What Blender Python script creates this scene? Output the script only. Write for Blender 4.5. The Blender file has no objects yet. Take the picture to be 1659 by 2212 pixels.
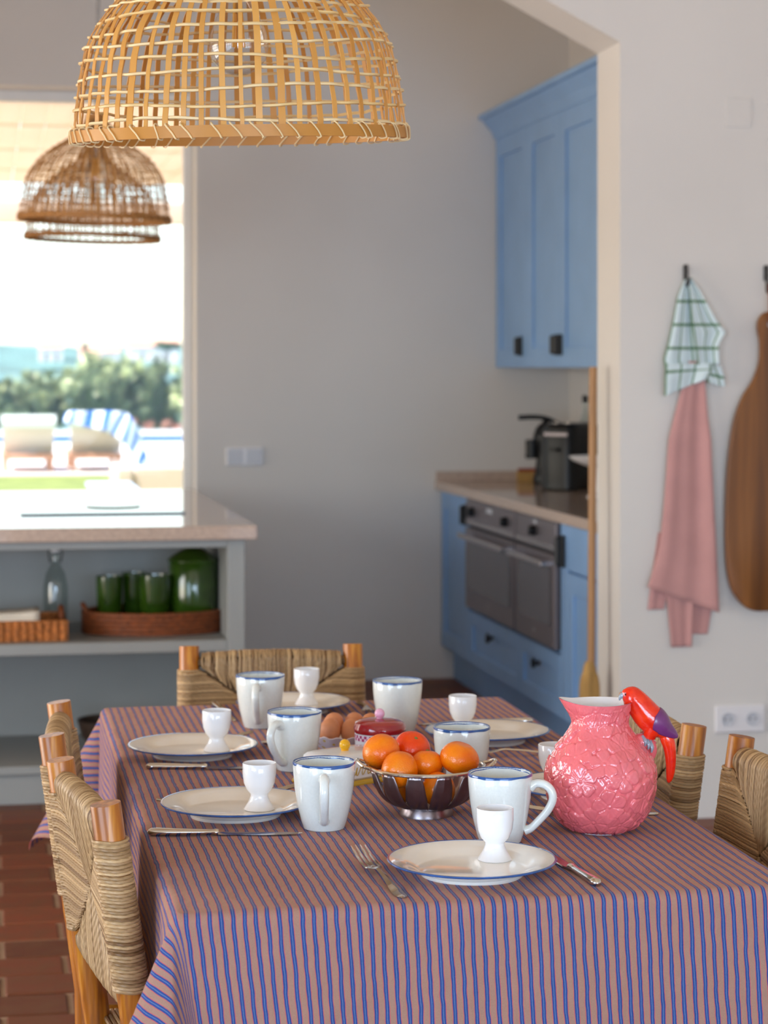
import bpy, math, random
import numpy as np
from mathutils import Vector, Matrix, Euler
random.seed(7); RNG = np.random.default_rng(7)
R = math.radians; PI = math.pi
SC = bpy.context.scene; COL = SC.collection

def S(r, g, b):
    return tuple((c/12.92 if c <= .04045 else ((c+.055)/1.055)**2.4) for c in (r/255, g/255, b/255)) + (1.,)

# ---------------------------------------------------------------- camera, sky, lights, exposure
cam = bpy.data.cameras.new('camera'); co = bpy.data.objects.new('camera', cam); COL.objects.link(co)
co.location = (0, 0, 1.45); co.rotation_euler = (R(90), 0, R(-10.43))
cam.sensor_fit = 'HORIZONTAL'; cam.sensor_width = 24; cam.lens = 4700/1659*24
cam.shift_y = -312/1659; cam.clip_end = 5000; cam.clip_start = .05
cam.dof.use_dof = True; cam.dof.focus_distance = 3.15; cam.dof.aperture_fstop = 5.6
SC.camera = co
w = bpy.data.worlds.new('sky'); SC.world = w; w.use_nodes = True
wn = w.node_tree.nodes; bg = wn['Background']
sk = wn.new('ShaderNodeTexSky'); sk.sky_type = 'NISHITA'; sk.sun_disc = False
sk.sun_elevation = R(50); sk.sun_rotation = R(-104); sk.air_density = 1; sk.dust_density = 1.0; sk.ozone_density = 1
w.node_tree.links.new(sk.outputs[0], bg.inputs[0]); bg.inputs[1].default_value = .34
def sun(el, az, e):
    l = bpy.data.lights.new('sun', 'SUN'); l.energy = e; l.angle = R(.6); l.color = (1, .95, .87)
    o = bpy.data.objects.new('sun', l); COL.objects.link(o)
    d = Vector((math.sin(R(az))*math.cos(R(el)), math.cos(R(az))*math.cos(R(el)), math.sin(R(el))))
    o.rotation_euler = d.to_track_quat('Z', 'Y').to_euler(); o.location = d*40
sun(50, -104, 6.5)
def area(name, loc, rot, sx, sy, p, c):
    l = bpy.data.lights.new(name, 'AREA'); l.shape = 'RECTANGLE'; l.size = sx; l.size_y = sy; l.energy = p; l.color = c
    o = bpy.data.objects.new(name, l); COL.objects.link(o); o.location = loc; o.rotation_euler = rot
# daylight standing in the room's other windows (left wall, wall behind the camera)
area('daylight_left_window', (-3.1, 5.0, 1.2), (R(90), 0, R(-90)), 2.4, 2.0, 74, (1, .93, .84))
area('daylight_left_door', (-3.1, -.5, 1.2), (R(90), 0, R(-90)), 3.6, 2.1, 125, (.50, .72, 1))
area('daylight_front_window', (.9, -5.6, 1.35), (R(90), 0, 0), 4.6, 2.15, 270, (.55, .74, 1))
area('daylight_kitchen_door', (-3.1, 8.5, 1.05), (R(90), 0, R(-90)), 1.8, 1.9, 24, (1, .86, .70))
SC.view_settings.view_transform = 'Standard'; SC.view_settings.look = 'None'
SC.view_settings.gamma = 1; SC.view_settings.use_curve_mapping = False; SC.view_settings.exposure = 0.52
cy = SC.cycles; cy.use_denoising = True; cy.max_bounces = 8; cy.diffuse_bounces = 5; cy.glossy_bounces = 4
cy.transparent_max_bounces = 16; cy.transmission_bounces = 8; cy.sample_clamp_indirect = 6
cy.caustics_reflective = False; cy.caustics_refractive = False

# ---------------------------------------------------------------- materials
def nt(name):
    m = bpy.data.materials.new(name); m.use_nodes = True
    return m, m.node_tree.nodes, m.node_tree.links, m.node_tree.nodes['Principled BSDF']
def mixc(N, L, fac, a, b, mode='MIX'):
    n = N.new('ShaderNodeMix'); n.data_type = 'RGBA'; n.blend_type = mode
    for s, v in ((n.inputs[0], fac), (n.inputs[6], a), (n.inputs[7], b)):
        if hasattr(v, 'links'): L.new(v, s)
        else: s.default_value = v
    return n.outputs[2]
def math_(N, L, op, a, b=None, c=None):
    n = N.new('ShaderNodeMath'); n.operation = op
    for i, v in enumerate((a, b, c)):
        if v is None: continue
        if hasattr(v, 'links'): L.new(v, n.inputs[i])
        else: n.inputs[i].default_value = v
    return n.outputs[0]
def tex(N, L, kind, coord='Object', scale=(1, 1, 1), **kw):
    tc = N.new('ShaderNodeTexCoord'); mp = N.new('ShaderNodeMapping'); mp.inputs['Scale'].default_value = scale
    L.new(tc.outputs[coord], mp.inputs[0]); n = N.new('ShaderNodeTex'+kind); L.new(mp.outputs[0], n.inputs['Vector'])
    for k, v in kw.items():
        if k in n.inputs: n.inputs[k].default_value = v
        else: setattr(n, k, v)
    return n
def bump(N, L, B, h, st, dist=.002):
    b = N.new('ShaderNodeBump'); b.inputs['Strength'].default_value = st; b.inputs['Distance'].default_value = dist
    L.new(h, b.inputs['Height']); L.new(b.outputs[0], B.inputs['Normal'])
def dark(c, k): return (c[0]*k, c[1]*k, c[2]*k, 1)
def mat(name, col, rough=.5, metal=0, var=.08, vs=12, bs=0, bst=.2, bd=.002, coat=0, st=(1, 1, 1), spec=.5, coord='Object', alt=None, sheen=0):
    m, N, L, B = nt(name)
    t = tex(N, L, 'Noise', coord, tuple(vs*s for s in st), Scale=1., Detail=3.)
    ramp = math_(N, L, 'MULTIPLY_ADD', t.outputs['Fac'], 2.2, -.6)
    c = mixc(N, L, ramp, dark(col, 1-var), alt or dark(col, 1+var))
    L.new(c, B.inputs['Base Color'])
    B.inputs['Roughness'].default_value = rough; B.inputs['Metallic'].default_value = metal
    B.inputs['Specular IOR Level'].default_value = spec; B.inputs['Coat Weight'].default_value = coat; B.inputs['Coat Roughness'].default_value = .08
    if sheen: B.inputs['Sheen Weight'].default_value = sheen; B.inputs['Sheen Roughness'].default_value = .5
    if bs:
        t2 = tex(N, L, 'Noise', coord, tuple(bs*s for s in st), Scale=1., Detail=4.)
        bump(N, L, B, t2.outputs['Fac'], bst, bd)
    return m
def glass(name, tint=(1, 1, 1, 1), base=.05, k=.9):
    m, N, L, B = nt(name); N.remove(B); out = N['Material Output']
    lw = N.new('ShaderNodeLayerWeight'); lw.inputs[0].default_value = .25
    f = math_(N, L, 'MULTIPLY_ADD', lw.outputs['Facing'], k*.35, base)
    tr = N.new('ShaderNodeBsdfTransparent'); tr.inputs[0].default_value = tint
    gl = N.new('ShaderNodeBsdfGlossy'); gl.inputs['Roughness'].default_value = .02
    mx = N.new('ShaderNodeMixShader'); L.new(f, mx.inputs[0]); L.new(tr.outputs[0], mx.inputs[1]); L.new(gl.outputs[0], mx.inputs[2])
    L.new(mx.outputs[0], out.inputs[0]); return m
def rnd_mat(name, c1, c2, rough=.6, trans=0, twist=0, streak=0, spec=.4, sheen=0):
    """colour varies piece by piece through the stored 'rnd' value"""
    m, N, L, B = nt(name); at = N.new('ShaderNodeAttribute'); at.attribute_name = 'rnd'
    c = mixc(N, L, at.outputs['Fac'], c1, c2)
    if streak:
        t = tex(N, L, 'Noise', 'Object', (320, 320, 320), Scale=1., Detail=3.)
        c = mixc(N, L, math_(N, L, 'MULTIPLY_ADD', t.outputs['Fac'], 2*streak, -.6*streak), c, dark(c1, .35))
    L.new(c, B.inputs['Base Color']); B.inputs['Roughness'].default_value = rough; B.inputs['Specular IOR Level'].default_value = spec
    if twist:
        uv = N.new('ShaderNodeUVMap'); wv = N.new('ShaderNodeTexWave'); wv.wave_type = 'BANDS'; wv.bands_direction = 'DIAGONAL'
        mp = N.new('ShaderNodeMapping'); mp.inputs['Scale'].default_value = (twist, 1.257, 1); L.new(uv.outputs[0], mp.inputs[0]); L.new(mp.outputs[0], wv.inputs[0])
        wv.inputs['Scale'].default_value = 1; wv.inputs['Distortion'].default_value = 1.5
        bump(N, L, B, wv.outputs['Fac'], .45, .0012)
    if trans:
        tl = N.new('ShaderNodeBsdfTranslucent'); L.new(c, tl.inputs[0]); mx = N.new('ShaderNodeMixShader'); mx.inputs[0].default_value = trans
        L.new(B.outputs[0], mx.inputs[1]); L.new(tl.outputs[0], mx.inputs[2]); L.new(mx.outputs[0], N['Material Output'].inputs[0])
    return m
def wood(name, c1, c2, c3, rough=.3, coat=.3, sc=(70, 70, 3)):
    m, N, L, B = nt(name)
    t = tex(N, L, 'Noise', 'Object', sc, Scale=1., Detail=4., Distortion=.6)
    r = N.new('ShaderNodeValToRGB'); L.new(t.outputs['Fac'], r.inputs[0]); e = r.color_ramp.elements
    e[0].position = .32; e[0].color = c1; e[1].position = .7; e[1].color = c3; x = e.new(.52); x.color = c2
    L.new(r.outputs[0], B.inputs['Base Color']); B.inputs['Roughness'].default_value = rough; B.inputs['Coat Weight'].default_value = coat; B.inputs['Coat Roughness'].default_value = .12
    bump(N, L, B, t.outputs['Fac'], .12, .001); return m

M = {}
M['wall'] = mat('white_limewash', S(214, 210, 205), .9, var=.025, vs=1.6, bs=26, bst=.10, bd=.004, spec=.2)
M['ceil'] = mat('ceiling_cream', S(222, 204, 176), .95, var=.02, vs=2)
M['frame'] = mat('window_white', S(222, 220, 216), .45, var=.02)
M['grout'] = mat('grout', S(150, 122, 98), .95, var=.15, vs=9)
M['tile'] = None
M['blue'] = mat('blue_paint', S(130, 168, 212), .42, var=.05, vs=5)
M['grey'] = mat('grey_paint', S(146, 148, 146), .5, var=.04, vs=5)
M['stone'] = mat('beige_quartz', S(184, 164, 150), .07, var=.12, vs=70, spec=.6)
M['steel'] = mat('brushed_steel', S(196, 190, 190), .27, 1, var=.06, vs=40, st=(1, 1, .1))
M['chrome'] = mat('polished_steel', S(222, 216, 208), .12, 1, var=.04, vs=30)
M['cutlery'] = mat('silver_cutlery', S(216, 212, 206), .12, 1, var=.05, vs=40)
M['dsteel'] = mat('pewter_steel', S(152, 140, 142), .3, 1, var=.1, vs=60, bs=90, bst=.08)
M['ovenfront'] = mat('oven_steel_front', S(124, 116, 120), .35, .6, var=.05, vs=30, st=(1, 1, .1))
M['ovenglass'] = mat('oven_glass', S(96, 94, 100), .1, .2, var=.05)
M['black'] = mat('black_plastic', S(14, 15, 18), .35, var=.2, spec=.3)
M['iron'] = mat('black_iron', S(18, 19, 22), .45, var=.2)
M['hob'] = mat('black_glass_hob', S(16, 18, 22), .03, var=.1)
M['mug'] = mat('glazed_stoneware', S(226, 229, 224), .09, var=.03, vs=260, coat=.4)
M['porc'] = mat('white_porcelain', S(238, 238, 240), .07, var=.012, vs=20, coat=.4)
M['plate'] = mat('cream_plate_glaze', S(236, 230, 220), .07, var=.02, vs=30, coat=.4)
M['bluerim'] = mat('cobalt_rim', S(40, 84, 148), .12, var=.3, vs=60, coat=.4)
M['gold'] = mat('gold_glaze', S(190, 150, 30), .2, var=.08)
M['yellow'] = mat('yellow_glaze', S(250, 186, 10), .15, var=.05, coat=.4)
M['redlid'] = mat('red_enamel', S(160, 8, 22), .08, var=.06, coat=.6)
M['pinkknob'] = mat('pink_enamel', S(238, 176, 204), .15, var=.05, coat=.3)
M['egg'] = mat('brown_eggshell', S(205, 134, 92), .5, var=.07, vs=90, bs=300, bst=.05)
M['jug'] = mat('pink_majolica', S(232, 112, 118), .09, var=.07, vs=30, coat=.6)
M['red'] = mat('red_parrot_glaze', S(232, 22, 10), .12, var=.14, vs=60, bs=150, bst=.35, bd=.0015, coat=.5, alt=S(244, 60, 14))
M['purple'] = mat('purple_parrot_glaze', S(110, 46, 106), .3, var=.12, vs=60, coat=.3)
M['beak'] = mat('grey_glaze', S(150, 160, 172), .15, var=.1, coat=.4)
M['eyew'] = mat('eye_pink', S(226, 150, 150), .2)
M['post'] = wood('varnished_pine', S(120, 62, 10), S(172, 98, 16), S(202, 134, 40), .36, .15)
M['rush'] = rnd_mat('rush_cord', S(124, 90, 54), S(208, 172, 124), .5, twist=44, streak=.16, spec=.5)
M['rushcore'] = mat('rush_core', S(110, 82, 52), .8, var=.3, vs=80)
M['cane'] = rnd_mat('cane_strip', S(214, 150, 68), S(238, 184, 100), .4, trans=.25)
M['canelight'] = rnd_mat('cane_rod', S(238, 204, 140), S(246, 222, 172), .4, trans=.15)
M['backlitcane'] = rnd_mat('backlit_cane', S(186, 130, 70), S(222, 170, 104), .5, trans=.3)  # island lamps' cane, browned in colour to look seen against the light
M['board'] = wood('chopping_board_oak', S(96, 56, 20), S(122, 74, 28), S(142, 90, 38), .5, .0, (26, 26, 1.6))
M['broomwood'] = mat('broom_handle_wood', S(160, 116, 70), .5, var=.12, vs=8, st=(6, 6, .6))
M['straw'] = mat('broom_straw', S(168, 130, 72), .8, var=.3, vs=90, st=(1, 1, .06), bs=160, bst=.6)
M['pinkcloth'] = mat('pink_linen', S(194, 144, 140), .95, var=.06, vs=9, bs=350, bst=.3, bd=.001, sheen=.3)
M['cord'] = mat('grey_flex', S(150, 148, 146), .6)
M['brass'] = mat('filament_amber', S(240, 170, 50), .4)
M['green'] = mat('green_glaze', S(42, 68, 14), .14, var=.3, vs=14, coat=.5)
M['wicker'] = mat('brown_wicker', S(122, 62, 26), .6, var=.4, vs=60, bs=90, bst=.8, bd=.004)
M['basket'] = mat('seagrass_basket', S(172, 104, 48), .7, var=.5, vs=70, bs=90, bst=1., bd=.006)
M['napkin'] = mat('paper_napkin', S(236, 226, 208), .9, var=.03)
M['glass'] = glass('window_glass', (1, 1, 1, 1), .005, .10)
M['bulb'] = glass('bulb_glass', (.95, .95, .94, 1), .07, 1.5)
M['bottle'] = glass('bottle_glass', (.82, .87, .86, 1), .08, 1.)
M['leather'] = mat('red_leather_loop', S(150, 54, 30), .6)
M['socket'] = mat('socket_plastic', S(226, 224, 226), .35, var=.01)
M['socketdark'] = mat('socket_recess', S(196, 198, 204), .4, var=.02)
M['lawn'] = mat('lawn_grass', S(112, 128, 56), .95, var=.2, vs=3, alt=S(144, 152, 76))
M['deck'] = mat('pale_pool_deck', S(226, 214, 204), .8, var=.04, vs=1)
M['terrace'] = mat('terrace_paving', S(214, 196, 174), .85, var=.06, vs=2)
M['water'] = mat('pool_water', S(26, 110, 160), .3, var=.1, vs=2)
M['coping'] = mat('pool_wall_render', S(214, 218, 214), .8, var=.04)
M['leaf'] = rnd_mat('hedge_leaf', S(64, 90, 40), S(222, 228, 170), .4, trans=.25, spec=.7)
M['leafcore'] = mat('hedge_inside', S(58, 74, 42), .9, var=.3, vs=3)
M['hill'] = mat('hazed_wooded_hill', S(92, 124, 116), .95, var=.25, vs=.06)  # distance haze is put into this blue-green colour
M['house'] = mat('whitewashed_house', S(232, 222, 216), .8, var=.03)
M['roof'] = mat('clay_roof', S(214, 150, 124), .8, var=.1)
M['pine'] = mat('pine_needles', S(72, 104, 78), .9, var=.25, vs=2)
M['trunk'] = mat('bark', S(88, 66, 50), .9, var=.2)
M['loungerweave'] = mat('sand_textilene', S(206, 197, 184), .8, var=.06, vs=30, bs=60, bst=.4)
M['cushion'] = mat('pale_cushion', S(222, 226, 218), .9, var=.03)
M['teak'] = mat('teak_frame', S(190, 140, 108), .6, var=.1, vs=6)
M['wickersofa'] = mat('sand_wicker', S(218, 198, 176), .8, var=.1, vs=50, bs=60, bst=.5)
M['bluegrey'] = mat('blue_table_top', S(176, 200, 226), .25, var=.03)
M['flower'] = rnd_mat('red_flower', S(206, 120, 100), S(226, 184, 150), .6, trans=.2)
M['pergola'] = None
M['wiredark'] = mat('dark_bowl', S(50, 34, 24), .5, var=.3, vs=40)

def m_tile():
    m, N, L, B = nt('terracotta_tile'); oi = N.new('ShaderNodeObjectInfo')
    c = mixc(N, L, oi.outputs['Random'], S(90, 42, 22), S(130, 62, 34))
    t = tex(N, L, 'Noise', 'Object', (14, 14, 14), Scale=1., Detail=5.)
    c2 = mixc(N, L, math_(N, L, 'MULTIPLY_ADD', t.outputs['Fac'], 1.8, -.55), c, S(106, 68, 40))
    L.new(c2, B.inputs['Base Color']); B.inputs['Roughness'].default_value = .5
    bump(N, L, B, t.outputs['Fac'], .3, .004); return m
M['tile'] = m_tile()
def m_pergola():
    m, N, L, B = nt('cane_roof_matting')
    t = tex(N, L, 'Noise', 'Object', (3, .6, 3), Scale=1., Detail=4.)
    c = mixc(N, L, t.outputs['Fac'], S(240, 222, 202), S(251, 240, 226)); L.new(c, B.inputs['Base Color']); B.inputs['Roughness'].default_value = .8
    tl = N.new('ShaderNodeBsdfTranslucent'); L.new(c, tl.inputs[0]); mx = N.new('ShaderNodeMixShader'); mx.inputs[0].default_value = .45
    L.new(B.outputs[0], mx.inputs[1]); L.new(tl.outputs[0], mx.inputs[2]); L.new(mx.outputs[0], N['Material Output'].inputs[0]); return m
M['pergola'] = m_pergola()
def m_stripes():
    """woven cotton: tan ground, cobalt double stripes with a pale thread between, thin red threads beside them"""
    m, N, L, B = nt('striped_cotton'); uv = N.new('ShaderNodeUVMap'); sp = N.new('ShaderNodeSeparateXYZ'); L.new(uv.outputs[0], sp.inputs[0])
    nz = N.new('ShaderNodeTexNoise'); mp = N.new('ShaderNodeMapping'); mp.inputs['Scale'].default_value = (30, 30, 1); L.new(uv.outputs[0], mp.inputs[0]); L.new(mp.outputs[0], nz.inputs['Vector']); nz.inputs['Scale'].default_value = 1
    x = math_(N, L, 'MULTIPLY_ADD', nz.outputs['Fac'], .0040, sp.outputs[0])
    nf = N.new('ShaderNodeTexNoise'); mp2 = N.new('ShaderNodeMapping'); mp2.inputs['Scale'].default_value = (900, 500, 1); L.new(uv.outputs[0], mp2.inputs[0]); L.new(mp2.outputs[0], nf.inputs['Vector']); nf.inputs['Scale'].default_value = 1
    x = math_(N, L, 'MULTIPLY_ADD', nf.outputs['Fac'], .0005, x)
    f = math_(N, L, 'FRACT', math_(N, L, 'DIVIDE', x, .0149))
    d = math_(N, L, 'ABSOLUTE', math_(N, L, 'SUBTRACT', f, .5))
    def below(v, e=.015):
        n = N.new('ShaderNodeMapRange'); L.new(d, n.inputs[0]); n.inputs[1].default_value = v-e; n.inputs[2].default_value = v+e; n.inputs[3].default_value = 1; n.inputs[4].default_value = 0; return n.outputs[0]
    tan = mixc(N, L, nf.outputs['Fac'], S(150, 114, 98), S(174, 134, 116))
    c = mixc(N, L, below(.245), tan, S(206, 92, 88)); blue = mixc(N, L, nf.outputs['Fac'], S(30, 58, 114), S(52, 86, 144))
    c = mixc(N, L, below(.195), c, blue); c = mixc(N, L, below(.030), c, S(104, 122, 168))
    L.new(c, B.inputs['Base Color']); B.inputs['Roughness'].default_value = .92; B.inputs['Specular IOR Level'].default_value = .2
    B.inputs['Sheen Weight'].default_value = .25; B.inputs['Sheen Tint'].default_value = S(240, 190, 170)
    wr = N.new('ShaderNodeTexNoise'); mp3 = N.new('ShaderNodeMapping'); mp3.inputs['Scale'].default_value = (34, 22, 1); L.new(uv.outputs[0], mp3.inputs[0]); L.new(mp3.outputs[0], wr.inputs['Vector']); wr.inputs['Scale'].default_value = 1; wr.inputs['Detail'].default_value = 6
    h = math_(N, L, 'MULTIPLY_ADD', wr.outputs['Fac'], 3., math_(N, L, 'MULTIPLY', nf.outputs['Fac'], .35))
    bump(N, L, B, h, .85, .0018); return m
M['stripes'] = m_stripes()
def m_check():
    m, N, L, B = nt('green_check_cotton'); uv = N.new('ShaderNodeUVMap'); sp = N.new('ShaderNodeSeparateXYZ'); L.new(uv.outputs[0], sp.inputs[0])
    ms = []
    for i in (0, 1):
        f = math_(N, L, 'FRACT', math_(N, L, 'DIVIDE', sp.outputs[i], .075)); ms.append(math_(N, L, 'LESS_THAN', f, .13))
    g = math_(N, L, 'MAXIMUM', *ms); c = mixc(N, L, g, S(206, 222, 226), S(112, 142, 116)); both = math_(N, L, 'MULTIPLY', *ms)
    c = mixc(N, L, both, c, S(70, 106, 80)); L.new(c, B.inputs['Base Color']); B.inputs['Roughness'].default_value = .95; return m
M['check'] = m_check()
def m_bands(name, c1, c2, per, axis=0, duty=.5):
    m, N, L, B = nt(name); uv = N.new('ShaderNodeUVMap'); sp = N.new('ShaderNodeSeparateXYZ'); L.new(uv.outputs[0], sp.inputs[0])
    f = math_(N, L, 'LESS_THAN', math_(N, L, 'FRACT', math_(N, L, 'DIVIDE', sp.outputs[axis], per)), duty)
    c = mixc(N, L, f, c1, c2); L.new(c, B.inputs['Base Color']); B.inputs['Roughness'].default_value = .9; return m
M['bluetowel'] = m_bands('blue_white_towelling', S(232, 236, 244), S(54, 112, 196), .17, 0, .42)
def m_checker():
    m, N, L, B = nt('pink_checker_band'); uv = N.new('ShaderNodeUVMap'); ck = N.new('ShaderNodeTexChecker'); L.new(uv.outputs[0], ck.inputs[0])
    ck.inputs['Scale'].default_value = 1; ck.inputs[1].default_value = S(176, 60, 110); ck.inputs[2].default_value = S(238, 206, 222)
    L.new(ck.outputs[0], B.inputs['Base Color']); B.inputs['Roughness'].default_value = .15; return m
M['checker'] = m_checker()
def m_floral():
    m, N, L, B = nt('floral_porcelain'); v = tex(N, L, 'Voronoi', 'Object', (75, 75, 75), Scale=1.)
    spot = math_(N, L, 'LESS_THAN', v.outputs['Distance'], .34); pick = N.new('ShaderNodeSeparateColor'); L.new(v.outputs['Color'], pick.inputs[0])
    c = mixc(N, L, pick.outputs[0], S(176, 160, 200), S(220, 196, 90)); c = mixc(N, L, spot, S(226, 222, 230), c)
    L.new(c, B.inputs['Base Color']); B.inputs['Roughness'].default_value = .12; return m
M['floral'] = m_floral()
def m_orange(name, c1, c2):
    m, N, L, B = nt(name); t = tex(N, L, 'Noise', 'Object', (30, 30, 30), Scale=1., Detail=3.)
    L.new(mixc(N, L, math_(N, L, 'MULTIPLY_ADD', t.outputs['Fac'], 2, -.5), c1, c2), B.inputs['Base Color'])
    B.inputs['Roughness'].default_value = .26; v = tex(N, L, 'Voronoi', 'Object', (420, 420, 420), Scale=1.)
    bump(N, L, B, v.outputs['Distance'], .32, .0008); return m
M['orange'] = m_orange('clementine_peel', S(228, 98, 4), S(244, 134, 12)); M['tangerine'] = m_orange('tangerine_peel', S(224, 52, 4), S(238, 84, 8))
M['calyx'] = mat('green_calyx', S(110, 120, 40), .7, var=.2)

# ---------------------------------------------------------------- mesh helpers
class MB:
    def __init__(s): s.v = []; s.f = []; s.uv = []; s.rn = []; s.n = 0; s.has = False
    def add(s, V, F, uv=None, rn=.5):
        V = np.asarray(V, float).reshape(-1, 3); s.v.append(V); k = s.n
        s.f += [tuple(i+k for i in f) for f in F]; n = len(V)
        s.uv.append(np.asarray(uv, float) if uv is not None else np.zeros((n, 2))); s.has |= uv is not None
        s.rn.append(np.full(n, rn) if np.isscalar(rn) else np.asarray(rn)); s.n += n; return s
    def box(s, x0, x1, y0, y1, z0, z1, c=0, rn=.5):
        if c <= 0:
            V = [(x, y, z) for x in (x0, x1) for y in (y0, y1) for z in (z0, z1)]
            return s.add(V, [(0, 1, 3, 2), (4, 6, 7, 5), (0, 4, 5, 1), (2, 3, 7, 6), (0, 2, 6, 4), (1, 5, 7, 3)], rn=rn)
        c = min(c, (x1-x0)*.45, (y1-y0)*.45, (z1-z0)*.45); V = []; idx = {}
        for i in (0, 1):
            for j in (0, 1):
                for k in (0, 1):
                    p = ((x0, x1)[i], (y0, y1)[j], (z0, z1)[k]); sg = (1-2*i, 1-2*j, 1-2*k)
                    for a in range(3):
                        q = [p[t]+(0 if t == a else sg[t]*c) for t in range(3)]; idx[i, j, k, a] = len(V); V.append(q)
        F = []
        for a in range(3):
            b, d = (a+1) % 3, (a+2) % 3
            for sd in (0, 1):
                def g(u, v): t = [0]*3; t[a] = sd; t[b] = u; t[d] = v; return idx[t[0], t[1], t[2], a]
                q = [g(0, 0), g(1, 0), g(1, 1), g(0, 1)]; F.append(tuple(q if sd else q[::-1]))
        for a in range(3):
            b, d = (a+1) % 3, (a+2) % 3
            for u in (0, 1):
                for v in (0, 1):
                    def g(e, fa): t = [0]*3; t[a] = e; t[b] = u; t[d] = v; return idx[t[0], t[1], t[2], fa]
                    q = [g(0, b), g(1, b), g(1, d), g(0, d)]; F.append(tuple(q if (u ^ v) else q[::-1]))
        for i in (0, 1):
            for j in (0, 1):
                for k in (0, 1):
                    q = [idx[i, j, k, a] for a in range(3)]; F.append(tuple(q if (i+j+k) % 2 else q[::-1]))
        return s.add(V, F, rn=rn)
    def grid(s, P, wu=False, wv=False, uv=None, rn=.5, flip=False):
        P = np.asarray(P, float); nu, nv = P.shape[:2]; F = []
        for i in range(nu if wu else nu-1):
            i2 = (i+1) % nu
            for j in range(nv if wv else nv-1):
                j2 = (j+1) % nv; q = (i*nv+j, i2*nv+j, i2*nv+j2, i*nv+j2); F.append(q[::-1] if flip else q)
        return s.add(P.reshape(-1, 3), F, None if uv is None else np.asarray(uv).reshape(-1, 2), rn)
    def lathe(s, prof, seg=40, o=(0, 0, 0), uvs=False, rn=.5):
        pr = np.asarray(prof, float); th = np.arange(seg)/seg*2*PI
        P = np.stack([pr[None, :, 0]*np.cos(th)[:, None], pr[None, :, 0]*np.sin(th)[:, None], np.repeat(pr[None, :, 1], seg, 0)], -1)+np.array(o)
        return s.grid(P, wu=True, rn=rn)
    def tube(s, path, r, sides=6, closed=False, rn=.5, flat=1., up=None, cap=True):
        p = np.asarray(path, float); n = len(p); t = np.roll(p, -1, 0)-np.roll(p, 1, 0) if closed else np.gradient(p, axis=0)
        t /= np.linalg.norm(t, axis=1)[:, None]+1e-12; rr = np.full(n, r) if np.isscalar(r) else np.asarray(r, float)
        if up is None:
            u = np.cross(t[0], (0, 0, 1.)) if abs(t[0][2]) < .9 else np.cross(t[0], (0, 1., 0)); u /= np.linalg.norm(u); U = []
            for i in range(n):
                u = u-t[i]*np.dot(u, t[i]); u /= np.linalg.norm(u)+1e-12; U.append(u)
            U = np.array(U)
        else:
            U = np.cross(t, np.asarray(up, float)); U /= np.linalg.norm(U, axis=1)[:, None]+1e-12
        W = np.cross(U, t); a = np.arange(sides)/sides*2*PI+PI/sides
        P = p[:, None]+rr[:, None, None]*(np.cos(a)[None, :, None]*U[:, None]+flat*np.sin(a)[None, :, None]*W[:, None])
        ln = np.r_[0, np.cumsum(np.linalg.norm(np.diff(p, axis=0), axis=1))]
        uv = np.stack([np.repeat(ln[:, None], sides, 1), np.repeat(a[None]/(2*PI), n, 0)], -1); k = s.n
        s.grid(P, wu=closed, wv=True, uv=uv, rn=rn)
        if cap and not closed:
            s.f.append(tuple(k+i for i in range(sides))); s.f.append(tuple(k+(n-1)*sides+i for i in range(sides))[::-1])
        return s
    def cyl(s, p0, p1, r, sides=16, r2=None, rn=.5): return s.tube([p0, p1], [r, r2 if r2 is not None else r], sides, rn=rn)
    def ball(s, c, r, seg=20, rings=12, rn=.5, fn=None):
        rx, ry, rz = (r, r, r) if np.isscalar(r) else r; th = np.arange(seg)/seg*2*PI; ph = np.linspace(-PI/2+.001, PI/2-.001, rings)
        D = np.stack([np.cos(th)[:, None]*np.cos(ph), np.sin(th)[:, None]*np.cos(ph), np.repeat(np.sin(ph)[None], seg, 0)], -1)
        k = fn(D) if fn else 1.
        return s.grid(D*np.array([rx, ry, rz])*(k if np.isscalar(k) else k[..., None])+np.array(c), wu=True, rn=rn)
    def prism(s, poly, a0, a1, axis='y'):
        n = len(poly); mk = {'y': lambda u, v, w_: (u, w_, v), 'x': lambda u, v, w_: (w_, u, v), 'z': lambda u, v, w_: (u, v, w_)}[axis]
        V = [mk(u, v, a0) for u, v in poly]+[mk(u, v, a1) for u, v in poly]
        return s.add(V, [tuple(range(n)), tuple(range(2*n-1, n-1, -1))]+[(i, i+n, (i+1) % n+n, (i+1) % n) for i in range(n)])
    def xf(s, mtx):
        m = np.array(mtx); s.v = [V@m[:3, :3].T+m[:3, 3] for V in s.v]; return s
def crom(P, k=8):
    P = np.asarray(P, float); Q = np.vstack([2*P[0]-P[1], P, 2*P[-1]-P[-2]]); out = []
    for i in range(1, len(Q)-2):
        for t in np.arange(k)/k:
            a, b, c, d = Q[i-1:i+3]; out.append(.5*((2*b)+(c-a)*t+(2*a-5*b+4*c-d)*t*t+(3*b-a-3*c+d)*t**3))
    out.append(P[-1]); return np.array(out)
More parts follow.
